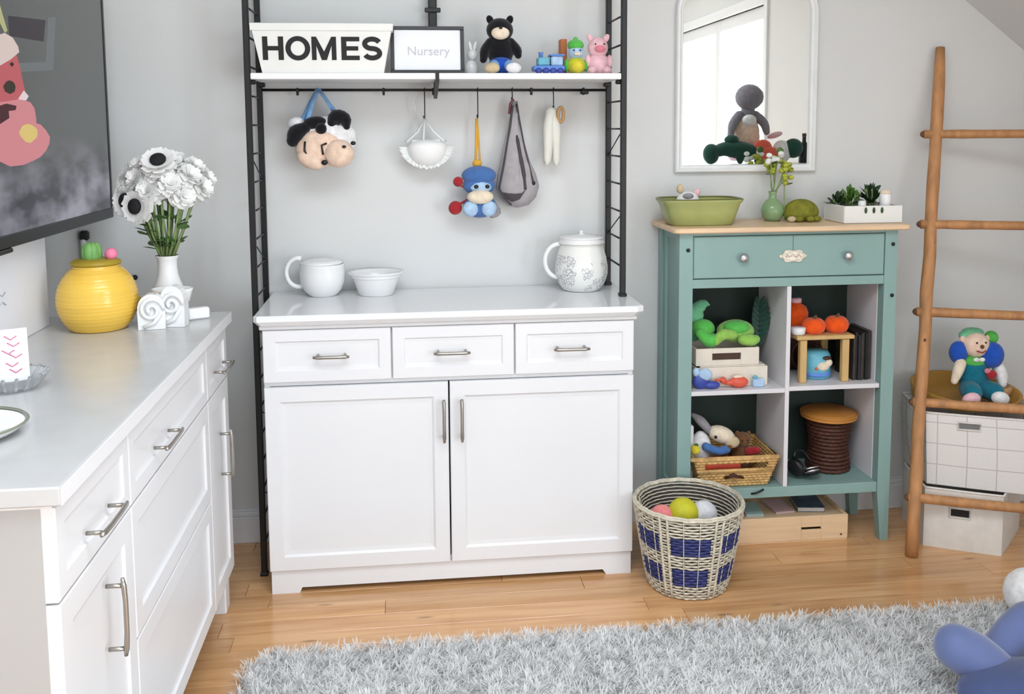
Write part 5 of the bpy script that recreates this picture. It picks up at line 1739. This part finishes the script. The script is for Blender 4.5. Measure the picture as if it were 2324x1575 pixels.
# --- crate under the cabinet
cr = thing('wooden_crate', 'shallow pale wooden crate under the green cabinet', 'crate', (1.33, -.14, 0))
cx0, cx1, cy0, cy1 = 1.092, 1.566, -.258, -.03
for (a, b, c, d) in ((cx0, cx1, cy0, cy0 + .012), (cx0, cx1, cy1 - .012, cy1)):
    nm = 'front_board' if c == cy0 else 'back_board'
    if nm == 'front_board':
        g = G()
        g.box(a, 1.39, c, d, .004, .094, .002).box(1.465, b, c, d, .004, .094, .002).box(1.39, 1.465, c, d, .004, .042, .002).box(1.39, 1.465, c, d, .052, .094, .002)
        g.build(nm, 'pine', cr)
    else:
        G().box(a, b, c, d, .004, .094, .002).build(nm, 'pine', cr)
for a in (cx0, cx1 - .012):
    G().box(a, a + .012, cy0 + .012, cy1 - .012, .004, .094, .002).build('side_board', 'pine', cr)
G().box(cx0 + .002, cx1 - .002, cy0 + .002, cy1 - .002, 0, .0039).build('bottom_board', 'pine', cr)
G().box(cx0 + .013, cx1 - .013, cy0 + .013, cy1 - .013, .075, .083).build('tray_board', 'pine', cr)
for x in (1.13, 1.54):
    part(cr, 'nail', 'knot', ('e', (x, cy0 - .0005, .02), (.004, .002, .004)))
def flatbook(x0, x1, y0, y1, z, h, rot, m, name, label, cat):
    T = Matrix.Translation(((x0 + x1) / 2, (y0 + y1) / 2, z)) @ Matrix.Rotation(rot, 4, 'Z')
    w, d = (x1 - x0) / 2, (y1 - y0) / 2
    t = thing(name, label, cat, ((x0 + x1) / 2, (y0 + y1) / 2, z))
    G().box(-w, w, -d, d, h - .002, h, T=T).build('cover', m, t)
    G().box(-w + .002, w - .002, -d + .002, d - .002, .0015, h - .002, T=T).build('pages', 'bookpage', t)
    G().box(-w, w, -d, d, 0, .0015, T=T).build('cover', m, t)
ZK = .0835
flatbook(1.12, 1.185, -.22, -.09, ZK, .014, .12, 'magenta', 'magazine', 'magenta covered magazine at the left of the pale wooden crate', 'magazine')
flatbook(1.205, 1.27, -.215, -.1, ZK, .008, -.1, 'mint', 'booklet', 'pale mint booklet lying in the pale wooden crate', 'booklet')
flatbook(1.31, 1.385, -.2, -.08, ZK, .007, .08, 'palepink', 'booklet', 'pale pink booklet in the middle of the pale wooden crate', 'booklet')
flatbook(1.41, 1.51, -.2, -.08, ZK, .018, -.15, 'bluegrey', 'magazine', 'blue grey picture magazine at the right of the pale wooden crate', 'magazine')

# ================================================================== mirror
mr_ = thing('arched_mirror', 'white framed arched wall mirror above the green cabinet', 'mirror', (1.243, 0, 1.33))
MX0, MX1, MZ0, MZ1, MB = .976, 1.513, 1.328, 1.915, .165
def arch(e):
    w = (MX1 - MX0) / 2 - e
    cx_ = (MX0 + MX1) / 2
    pts = [(cx_ - w, MZ0 + e), (cx_ + w, MZ0 + e)]
    for k in range(25):
        a = PI * k / 24
        pts.append((cx_ + w * math.cos(a), MZ1 + (MB - e) * math.sin(a)))
    return pts
g = G()
prof_ = [(0, -.001), (0, -.02), (.004, -.026), (.012, -.027), (.018, -.02), (.024, -.019), (.027, -.012), (.027, -.001)]
rings = [[(u, d, w) for u, w in arch(e)] for e, d in prof_]
n = len(rings[0])
vs = [p for r in rings for p in r]
fs = [(i * n + k, i * n + (k + 1) % n, (i + 1) * n + (k + 1) % n, (i + 1) * n + k) for i in range(len(rings) - 1) for k in range(n)]
g.add(vs, fs)
g.build('frame', 'mirrorframe', mr_)
a = arch(.024)
g = G(); g.prism(a, lambda u, w, d: (u, d, w), -.0075, -.003)
g.build('glass', 'mirror', mr_)

# things seen in the mirror: they stand on a tall slim table by the right wall
tb = thing('tall_side_table', 'tall white side table with thin legs holding the toys', 'table', (2.15, -2.2, 0))
G().box(1.72, 2.6, -2.35, -2.03, 1.245, 1.275, .004).build('tabletop', 'white', tb)
for x in (1.75, 2.57):
    for yy in (-2.32, -2.06):
        G().box(x - .015, x + .015, yy - .015, yy + .015, 0, 1.2445, .002).build('leg', 'white', tb)
ZD = 1.2755
dl = thing('rag_doll', 'grey haired rag doll in a peach pinafore seated on the tall side table', 'toy', (2.05, -2.2, ZD))
part(dl, 'head', 'p_mouse', ('e', (2.062, -2.19, ZD + .40), (.086, .08, .08)))
part(dl, 'face', 'p_peach', ('e', (2.06, -2.235, ZD + .388), (.06, .045, .055)))
part(dl, 'neck', 'p_mouse', ('t', [(2.06, -2.2, ZD + .34), (2.058, -2.2, ZD + .3)], [.04, .045]))
part(dl, 'body', 'p_peach', ('e', (2.05, -2.2, ZD + .16), (.085, .065, .15)))
part(dl, 'collar', 'p_white', ('e', (2.05, -2.15, ZD + .26), (.045, .03, .035)))
part(dl, 'arm', 'p_mouse', ('t', [(2.0, -2.19, ZD + .29), (1.955, -2.17, ZD + .24), (1.935, -2.15, ZD + .17)], [.03, .028, .02]))
part(dl, 'arm', 'p_mouse', ('t', [(2.105, -2.19, ZD + .29), (2.15, -2.17, ZD + .24), (2.16, -2.15, ZD + .19)], [.03, .028, .02]))
part(dl, 'leg', 'p_pink', ('t', [(2.02, -2.22, ZD + .05), (2.0, -2.29, ZD + .04)], [.04, .03]))
part(dl, 'leg', 'p_pink', ('t', [(2.08, -2.22, ZD + .05), (2.1, -2.29, ZD + .04)], [.04, .03]))
cr_ = thing('crocodile_toy', 'long dark green plush crocodile on the tall side table', 'toy', (1.95, -2.08, ZD))
part(cr_, 'body', 'p_dgreen', ('t', [(2.04, -2.1, ZD + .07), (1.96, -2.09, ZD + .085), (1.88, -2.09, ZD + .09), (1.83, -2.09, ZD + .075)], [.05, .055, .045, .035]))
part(cr_, 'head', 'p_dgreen', ('e', (1.795, -2.09, ZD + .062), (.05, .045, .062)))
part(cr_, 'leg', 'p_dgreen', ('t', [(1.97, -2.08, ZD + .05), (1.97, -2.075, ZD + .021)], [.03, .02]))
part(cr_, 'hump', 'p_dgreen', ('e', (1.92, -2.09, ZD + .145), (.045, .035, .03)))
rc = thing('red_toy_car', 'coral red toy car on the tall side table beside the crocodile', 'toy', (2.12, -2.08, ZD))
part(rc, 'body', 'toyred', ('e', (2.125, -2.075, ZD + .06), (.1, .022, .045)))
part(rc, 'cabin', 'toyred', ('e', (2.11, -2.085, ZD + .1), (.06, .02, .045)))
part(rc, 'wheel', 'black', ('e', (2.07, -2.062, ZD + .021), (.02, .012, .02)))
part(rc, 'wheel', 'black', ('e', (2.18, -2.062, ZD + .021), (.02, .012, .02)))
tt = thing('turtle_toy', 'dark green and white plush turtle at the far end of the tall side table', 'toy', (2.27, -2.15, ZD))
part(tt, 'shell', 'p_dgreen', ('e', (2.3, -2.15, ZD + .09), (.06, .05, .06)))
part(tt, 'belly', 'p_white', ('e', (2.23, -2.16, ZD + .07), (.06, .05, .07)))
part(tt, 'wing', 'p_pink', ('e', (2.19, -2.17, ZD + .17), (.05, .03, .018), (0, -.3, 0)))
tt.location.x += .03
db = thing('dark_bottle', 'tall dark bottle at the right end of the tall side table', 'bottle', (2.42, -2.2, ZD))
G().lathe([(.0001, 0), (.03, 0), (.032, .01), (.032, .1), (.012, .13), (.012, .16), (.0001, .16)], (2.42, -2.2, ZD), 22).build('body', 'black', db)
G().lathe([(.013, .1605), (.013, .18), (.0001, .18)], (2.42, -2.2, ZD), 16).build('stopper', 'brown', db)

# ================================================================== ladder corner
la = thing('wooden_ladder', 'rustic peeled branch ladder leaning on the wall at the right', 'ladder', (1.95, -.4, 0))
A, B = Vector((1.722, -.419, .0)), Vector((1.985, -.03, 1.785))
A2, B2 = Vector((2.235, -.65, .0)), Vector((2.38, -.2, 1.62))
RL = random.Random(4)
def branch(a, b, r0, r1, n=14, wob=.004):
    pts = []; rs = []
    for i in range(n + 1):
        t = i / n
        p = a.lerp(b, t) + Vector((RL.uniform(-wob, wob), RL.uniform(-wob, wob), 0)) * (1 if 0 < i < n else 0)
        pts.append(p); rs.append((r0 + (r1 - r0) * t) * RL.uniform(.95, 1.06))
    return pts, rs
pts, rs = branch(A + Vector((0, 0, .006)), B, .0215, .021)
pts[0].z = .0; rs[-1] *= .8
G().tube(pts, rs, 12).build('rail', 'ladderwood', la)
pts, rs = branch(A2, B2, .019, .018)
G().tube(pts, rs, 12).build('rail', 'ladderwood', la)
for t_, ext in ((.82, .04), (.637, .034), (.463, .03), (.288, .026), (.108, .022)):
    p = A.lerp(B, t_)
    zt = p.z
    q = A2.lerp(B2, min(zt / 1.62, 1))
    d = (q - p).normalized()
    pts, rs = branch(p - d * ext, q + d * .04, .0168, .0168, 8, .003)
    G().tube(pts, rs, 10).build('rung', 'ladderwood', la)
    G().ell(p - d * ext, (.0135, .0135, .0125)).build('rung_end', 'knot', la)
for t_, s_ in ((.6, 1), (.07, .6), (.41, -1), (.72, -1)):
    p = A.lerp(B, t_)
    G().ell(p + Vector((s_ * .006, -.019, 0)), (.006, .004, .008), n=10, k=6).build('knot', 'knot', la)


def fabric_bin(name, label, quad, z0, z1, bulge, slot, m, quad_top=None):
    """soft bin with a four cornered footprint (front left, front right, back right, back left)"""
    c = sum((Vector((x, y, 0)) for x, y in quad), Vector()) / 4
    t = thing(name, label, 'storage bin', (c.x, c.y, z0))
    qt = quad_top or quad
    g = G()
    nz = 8; ns = 8
    def ring(z_t, inset=0.0):
        pts = []
        for k in range(4):
            a = Vector((*quad[k], 0)).lerp(Vector((*qt[k], 0)), z_t); b = Vector((*quad[(k + 1) % 4], 0)).lerp(Vector((*qt[(k + 1) % 4], 0)), z_t)
            nrm = (b - a).normalized(); nrm = Vector((nrm.y, -nrm.x, 0))
            for i in range(ns):
                s_ = i / ns
                p = a.lerp(b, s_) + nrm * bulge * math.sin(PI * s_) * (.3 + .7 * math.sin(PI * z_t))
                p = p + (c - p) * inset
                pts.append((p.x, p.y, z0 + (z1 - z0) * z_t))
        return pts
    R = [ring(i / nz) for i in range(nz + 1)] + [ring(1, .03)] + [ring(.1, .04)]
    n = 4 * ns
    vs = [p for r in R for p in r]
    fs = [tuple(reversed(range(n)))]
    fs += [(i * n + k, i * n + (k + 1) % n, (i + 1) * n + (k + 1) % n, (i + 1) * n + k) for i in range(len(R) - 1) for k in range(n)]
    fs.append(tuple(range((len(R) - 1) * n, len(R) * n)))
    g.add(vs, fs, 0, False)
    g.build('body', m, t)
    G().tube(ring(1, .012), .0045, 6, closed=True).build('hem', 'canvas', t)
    a, b = Vector((*qt[0], 0)), Vector((*qt[1], 0))
    d = (b - a).normalized(); nrm = Vector((d.y, -d.x, 0))
    cxs, w, h, zf = slot
    p = a.lerp(b, cxs) + nrm * (bulge * math.sin(PI * cxs) * .75 + .0005)
    zc = z0 + (z1 - z0) * zf
    T = Matrix(((d.x, nrm.x, 0, p.x), (d.y, nrm.y, 0, p.y), (0, 0, 1, zc), (0, 0, 0, 1)))
    G().box(-w, w, -.001, .0022, -h, h, .0008, T=T).build('handle_slot', 'greyfabric' if zf > .8 else 'recess', t)
    g = G()
    g.tube([T @ Vector((u * (w + .004), .003, v * (h + .004))) for u, v in ((-1, -1), (1, -1), (1, 1), (-1, 1))], .003, 6, closed=True)
    g.build('slot_stitching', 'canvas', t)
    return t


fabric_bin('fabric_bin', 'lower cream canvas bin with a dark handle slot standing on the floor', [(1.808, -.342), (2.03, -.460), (2.24, -.25), (1.86, -.10)], 0, .215, .006, (.46, .029, .0125, .64), 'canvas')
fabric_bin('fabric_bin', 'upper checked canvas bin stacked on the lower cream bin', [(1.826, -.322), (2.13, -.478), (2.26, -.22), (1.875, -.07)], .2205, .478, .008, (.40, .033, .009, .86), 'check',
           [(1.818, -.312), (2.14, -.462), (2.27, -.21), (1.865, -.06)])
ry = thing('ochre_tray', 'round ochre wooden tray on top of the checked canvas bin', 'tray', (2.05, -.21, .4835))
g = G()
trx, try_, trr = 2.04, -.207, .185
prof_ = [(.0001, .0), (trr - .004, .0), (trr, .006), (trr + .008, .06), (trr + .004, .064), (trr - .004, .058), (trr - .01, .01), (.0001, .008)]
fw_ = []
for r, z in prof_:
    for k in range(48):
        a_ = 2 * PI * k / 48
        hgt = z
        if z > .03:
            hgt = z * (.30 + .70 * (.5 + .5 * math.sin(a_ - .4)) ** .8) + .004
        fw_.append((trx + r * 1.02 * math.cos(a_), try_ + r * .9 * math.sin(a_), .4835 + hgt))
fs = [(i * 48 + k, i * 48 + (k + 1) % 48, (i + 1) * 48 + (k + 1) % 48, (i + 1) * 48 + k) for i in range(len(prof_) - 1) for k in range(48)]
g.add(fw_, fs, 0, True)
g.build('bowl', 'ochre', ry)

dz = .4925
dd = thing('dungaree_doll', 'plush doll in teal dungarees with blue and green tufts seated in the ochre tray', 'toy', (2.05, -.248, dz))
dx, dy = 2.05, -.248
part(dd, 'body', 'p_teal', ('e', (dx + .002, dy, dz + .088), (.058, .045, .075)))
part(dd, 'shirt', 'p_green', ('e', (dx - .002, dy - .004, dz + .14), (.045, .036, .026)))
part(dd, 'bow', 'p_white', ('e', (dx - .016, dy - .04, dz + .152), (.012, .006, .008)), ('e', (dx + .006, dy - .04, dz + .152), (.012, .006, .008)))
part(dd, 'head', 'p_peach', ('e', (dx - .002, dy - .008, dz + .2), (.05, .044, .046)))
part(dd, 'nose', 'p_brown', ('e', (dx - .004, dy - .053, dz + .203), (.0075, .006, .0075)))
for s_ in (-1, 1):
    part(dd, 'eye', 'black', ('e', (dx - .004 + s_ * .017, dy - .047, dz + .216), (.0035, .003, .004)))
    part(dd, 'ear', 'p_peach', ('e', (dx - .002 + s_ * .048, dy - .004, dz + .222), (.011, .009, .012)))
part(dd, 'smile', 'p_red', ('t', [(dx - .022, dy - .049, dz + .187), (dx - .004, dy - .055, dz + .181), (dx + .014, dy - .05, dz + .187)], .0022))
part(dd, 'hair_tuft', 'p_mint', ('e', (dx + .0, dy + .016, dz + .243), (.042, .03, .016)), ('e', (dx - .034, dy + .012, dz + .232), (.02, .022, .016)))
part(dd, 'hair_tuft', 'p_green', ('e', (dx + .066, dy + .004, dz + .222), (.026, .022, .026)))
part(dd, 'sleeve', 'p_deepblue', ('e', (dx - .062, dy, dz + .172), (.034, .03, .042)))
part(dd, 'sleeve', 'p_deepblue', ('e', (dx + .052, dy - .03, dz + .165), (.042, .032, .048)))
part(dd, 'arm', 'p_cream', ('t', [(dx - .064, dy - .02, dz + .135), (dx - .08, dy - .03, dz + .108), (dx - .095, dy - .035, dz + .075)], [.02, .019, .012]))
part(dd, 'arm', 'p_white', ('t', [(dx + .078, dy - .02, dz + .125), (dx + .09, dy - .03, dz + .09), (dx + .092, dy - .035, dz + .06)], [.022, .022, .016]))
part(dd, 'flower_patch', 'p_red', ('e', (dx + .038, dy - .052, dz + .098), (.02, .01, .017)))
part(dd, 'flower_patch', 'p_rose', ('e', (dx + .022, dy - .05, dz + .112), (.012, .008, .01)))
for s_ in (-1, 1):
    part(dd, 'trouser_leg', 'p_teal', ('t', [(dx + s_ * .028, dy - .02, dz + .04), (dx + s_ * .042, dy - .065, dz + .038)], [.036, .034]))
    part(dd, 'foot', 'p_pink' if s_ < 0 else 'p_white', ('e', (dx - .012 + s_ * .055, dy - .1, dz + .024), (.034, .022, .025), (0, .2 * s_, 0)))
dd.location.y += .026; dd.location.z += .005; ry.location.y += .014
G().lathe([(.0001, 0), (.03, 0), (.04, .02), (.042, .045), (.038, .045), (.0001, .01)], (2.16, -.215, dz + .001), 20).build('cup', 'tanwood', None, (2.16, -.215, dz + .001))
tag(bpy.data.objects['cup'], 'tan wooden cup in the ochre tray beside the seated doll', 'cup')

# ================================================================== straw basket with balls
bs = thing('straw_basket', 'round cream and navy woven straw basket beside the white cabinet', 'basket', (.885, -.525, 0))
BX, BY = .892, -.505
r_at = lambda z: .123 + (.174 - .123) * (z / .285) ** .85
NS = 120
rowsz = [.006 + i * .0098 for i in range(29)]
gC = G(); gN = G()
blue_rows = [(.052, .108), (.158, .212)]
def is_blue(a, z):
    k = ((a + math.radians(135)) / (2 * PI) * 6) % 1.0
    return any(lo < z < hi for lo, hi in blue_rows) and .14 < k < .86
for ri_, z in enumerate(rowsz):
    pts = []
    for i in range(NS):
        a = 2 * PI * i / NS
        r = r_at(z) + .0024 * math.cos(a * 30 + PI * (ri_ % 2))
        pts.append((a, Vector((BX + r * math.cos(a), BY + r * math.sin(a), z + .0008 * math.sin(a * 11 + ri_)))))
    run = []; col = None
    if not any(is_blue(a, z) for a, _ in pts):
        gC.tube([p for _, p in pts], .0033, 6, closed=True)
        continue
    k0 = next(i for i in range(NS) if is_blue(pts[i][0], z) != is_blue(pts[i - 1][0], z))
    seq = [pts[(k0 + i) % NS] for i in range(NS)] + [pts[k0]]
    for i in range(NS):
        b = is_blue(seq[i][0], z)
        if col is None or b == col:
            run.append(seq[i][1]); col = b
        else:
            run.append(seq[i][1])
            (gN if col else gC).tube(run, .0044 if col else .0033, 6)
            run = [seq[i][1]]; col = b
    run.append(seq[-1][1])
    (gN if col else gC).tube(run, .0044 if col else .0033, 6)
gC.build('straw_weave', 'creamstraw', bs)['kind'] = 'stuff'; gN.build('navy_weave', 'navy', bs)['kind'] = 'stuff'
gS = G(); gB = G()
for i in range(42):
    a = 2 * PI * i / 42
    k = ((a + math.radians(135)) / (2 * PI) * 6) % 1.0
    blue = .12 < k < .88
    pts = [(BX + (r_at(z) + .0042) * math.cos(a), BY + (r_at(z) + .0042) * math.sin(a), z) for z in np.linspace(.004, .284, 10)]
    if blue:
        (gB.tube(pts, .0017, 5) if i % 2 else None)
    else:
        gS.tube(pts, .0042, 6)
gS.build('stakes', 'creamstraw', bs)['kind'] = 'stuff'; gB.build('thin_stakes', 'creamstraw', bs)['kind'] = 'stuff'
G().lathe([(r_at(z) - .0085, z) for z in np.linspace(.008, .272, 9)] + [(r_at(z) - .0105, z) for z in np.linspace(.272, .008, 9)] + [(r_at(.008) - .0085, .008)], (BX, BY, 0), 48).build('gap_shade_liner', mat('gap_shade', (72, 68, 66), .9, var=.3, vscale=80), bs)  # dark liner added so the gaps in the weave look shaded
g = G()
for dr, dz_ in ((0, .287), (.004, .281), (-.003, .282)):
    g.tube([(BX + (r_at(.285) + dr) * math.cos(2 * PI * i / 60), BY + (r_at(.285) + dr) * math.sin(2 * PI * i / 60), dz_ + .0015 * math.sin(i * 1.9)) for i in range(60)], .004, 7, closed=True)
g.build('rim', 'creamstraw', bs)
G().lathe([(.0001, .001), (.12, .001), (.12, .008), (.0001, .008)], (BX, BY, 0), 36).build('base', 'creamstraw', bs)
gI = G()
for z in np.linspace(.09, .276, 17):
    gI.tube([((r_at(z) - .0125 + .0015 * math.cos(i * 1.57 + z * 321)) * math.cos(2 * PI * i / 90) + BX, (r_at(z) - .0125 + .0015 * math.cos(i * 1.57 + z * 321)) * math.sin(2 * PI * i / 90) + BY, z) for i in range(90)], .0026, 5, closed=True)
gI.build('inner_weave', 'creamstraw', bs)['kind'] = 'stuff'
# balls fill the basket
def ball(x, y, z, r, m, label, n=20):
    return tag(G().ell((x, y, z), (r, r, r), n=n, k=14).build('play_ball', m, None, (x, y, z)), label, 'ball')
ball(.797, -.532, .237, .042, plush('coral_ball', (240, 140, 140)), 'coral pink ball at the left in the straw basket')
yb_ = ball(.866, -.535, .25, .050, mat('yellow_green_ball', (202, 198, 44), .6, var=.12, vscale=20, bump=.2), 'yellow green ball in the middle of the straw basket')
G().ell((.874, -.581, .232), (.008, .006, .006)).build('valve', 'moss', yb_)
ball(.938, -.525, .238, .045, plush('pale_grey_ball', (222, 222, 228)), 'pale grey ball at the right in the straw basket')
for i, (x, yy, z, r, m) in enumerate(((.84, -.45, .14, .05, 'toynavy'), (.935, -.45, .135, .048, 'p_grey'), (.82, -.53, .115, .05, 'p_rose'), (.92, -.55, .105, .05, 'p_lightblue'),
                                      (.88, -.49, .06, .05, 'toyaqua'))):
    ball(x, yy, z, r, m, ('navy ball under the others in the straw basket', 'grey ball at the back of the straw basket', 'rose ball below the coral pink one in the straw basket',
                          'light blue ball below the pale grey one in the straw basket', 'aqua ball at the bottom of the straw basket')[i])

# ================================================================== shaggy rug
rg = thing('shag_rug', 'shaggy pale grey and white rug on the oak floor', 'rug', (.9, -1.5, 0))
RX0, RX1, RY0, RY1 = -.475, 2.45, -1.98, -.80
def rug_poly(e, r=.09):
    pts = []
    for cx_, cy_, a0 in ((RX1 - r, RY1 - r, 0), (RX0 + r, RY1 - r, PI / 2), (RX0 + r, RY0 + r, PI), (RX1 - r, RY0 + r, 1.5 * PI)):
        for k in range(7):
            a = a0 + PI / 2 * k / 6
            pts.append((cx_ + (r - e) * math.cos(a), cy_ + (r - e) * math.sin(a)))
    return pts
G().prism(rug_poly(.015), lambda u, w, d: (u, w, d), .0005, .012).build('backing', mat('grey_backing', (226, 225, 226), .95), rg)


def make_pile():
    rs = np.random.RandomState(5)
    N1, N2 = 62000, 26000
    x = np.concatenate([rs.uniform(RX0, RX1, N1), rs.uniform(RX0, RX1, N2)])
    y = np.concatenate([rs.uniform(-1.32, RY1, N1), rs.uniform(RY0, -1.32, N2)])
    r = .09
    dx = np.maximum(np.maximum(RX0 + r - x, x - (RX1 - r)), 0); dy_ = np.maximum(np.maximum(RY0 + r - y, y - (RY1 - r)), 0)
    keep = dx * dx + dy_ * dy_ < r * r
    x, y = x[keep], y[keep]
    n = len(x)
    f = lambda a, b, p: np.sin(x * a + 1.7 * np.sin(y * b + p)) * np.cos(y * a * .9 + 1.3 * np.sin(x * b - p))
    ang = 2.6 * f(61, 47, .3) + 2.0 * f(117, 83, 1.1) + rs.normal(0, .6, n)
    lean = .5 + .5 * rs.rand(n) + .2 * f(43, 35, 2.0)
    L = rs.uniform(.026, .046, n)
    ca, sa = np.cos(ang), np.sin(ang)
    w = rs.uniform(.0011, .0021, n)
    P = np.zeros((n, 7, 3), np.float32)
    for k, t in enumerate((0, .5, .85)):
        hor = L * np.sin(lean) * t ** 1.3
        ver = L * np.cos(lean) * t * (1 - .22 * t)
        ww = w * (1, .95, .7)[k]
        # blades face the room's middle in varied directions
        ba = ang + PI / 2
        for s_, j in ((-1, 0), (1, 1)):
            P[:, k * 2 + j, 0] = x + ca * hor + s_ * np.cos(ba) * ww
            P[:, k * 2 + j, 1] = y + sa * hor + s_ * np.sin(ba) * ww
            P[:, k * 2 + j, 2] = .011 + ver
    t = 1.05
    P[:, 6, 0] = x + ca * L * np.sin(lean) * t ** 1.3
    P[:, 6, 1] = y + sa * L * np.sin(lean) * t ** 1.3
    P[:, 6, 2] = .011 + L * np.cos(lean) * t * (1 - .22 * t)
    base = np.arange(n)[:, None] * 7
    quads = np.concatenate([base + np.array([[0, 1, 3, 2]]), base + np.array([[2, 3, 5, 4]])], 1).reshape(-1, 4)
    tris = base + np.array([[4, 5, 6]])
    me = bpy.data.meshes.new('pile')
    me.vertices.add(n * 7); me.vertices.foreach_set('co', P.reshape(-1))
    loops = np.concatenate([quads.reshape(-1), tris.reshape(-1)]).astype(np.int32)
    starts = np.concatenate([np.arange(len(quads)) * 4, len(quads) * 4 + np.arange(len(tris)) * 3]).astype(np.int32)
    totals = np.concatenate([np.full(len(quads), 4), np.full(len(tris), 3)]).astype(np.int32)
    me.loops.add(len(loops)); me.loops.foreach_set('vertex_index', loops)
    me.polygons.add(len(starts)); me.polygons.foreach_set('loop_start', starts); me.polygons.foreach_set('loop_total', totals)
    tone = rs.rand(n) + .22 * f(57, 43, .7)
    mi = np.where(tone < .12, 1, np.where(tone < .45, 0, 2)).astype(np.int32)
    me.polygons.foreach_set('material_index', np.concatenate([np.repeat(mi, 2), mi]).astype(np.int32))
    for nm, c in (('pile_pale', (243, 243, 242)), ('pile_grey', (196, 197, 198)), ('pile_white', (250, 250, 250))):
        me.materials.append(thin(nm, c, .5))
    me.update(calc_edges=True); me.validate()
    o = bpy.data.objects.new('pile', me); COL.objects.link(o); o.parent = rg
    o.location = -rg.location
    o['kind'] = 'stuff'


make_pile()

# ================================================================== plush toys at the lower right
bl = thing('blue_plush', 'large periwinkle blue plush animal lying on the rug at the right', 'toy', (1.5, -1.28, .03))
part(bl, 'arm', 'satin', ('t', [(1.382, -1.243, .158), (1.42, -1.25, .136), (1.47, -1.26, .104), (1.52, -1.28, .07), (1.57, -1.3, .045)], [.058, .062, .056, .042, .02], 24))
part(bl, 'arm', 'satin', ('t', [(1.70, -1.12, .16), (1.66, -1.13, .145), (1.58, -1.16, .115), (1.52, -1.2, .09)], [.04, .055, .05, .045], 20))
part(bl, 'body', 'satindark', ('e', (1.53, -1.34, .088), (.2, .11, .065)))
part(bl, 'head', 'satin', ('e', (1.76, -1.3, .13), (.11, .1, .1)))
part(bl, 'tuft', 'p_white', ('e', (1.36, -1.42, .1), (.03, .02, .022)), ('e', (1.385, -1.42, .085), (.02, .018, .016)))
part(bl, 'nose', 'p_rose', ('e', (1.69, -1.36, .13), (.02, .02, .02)))
wt = thing('white_plush', 'round white plush seal on the far edge of the rug at the right', 'toy', (1.83, -.89, .02))
part(wt, 'body', 'p_white', ('e', (1.829, -.893, .098), (.075, .07, .075)))
part(wt, 'eye', 'black', ('e', (1.805, -.96, .105), (.004, .003, .004)))
part(wt, 'eye', 'black', ('e', (1.85, -.96, .105), (.004, .003, .004)))
part(wt, 'fin', 'p_white', ('e', (1.9, -.9, .06), (.04, .03, .016)))
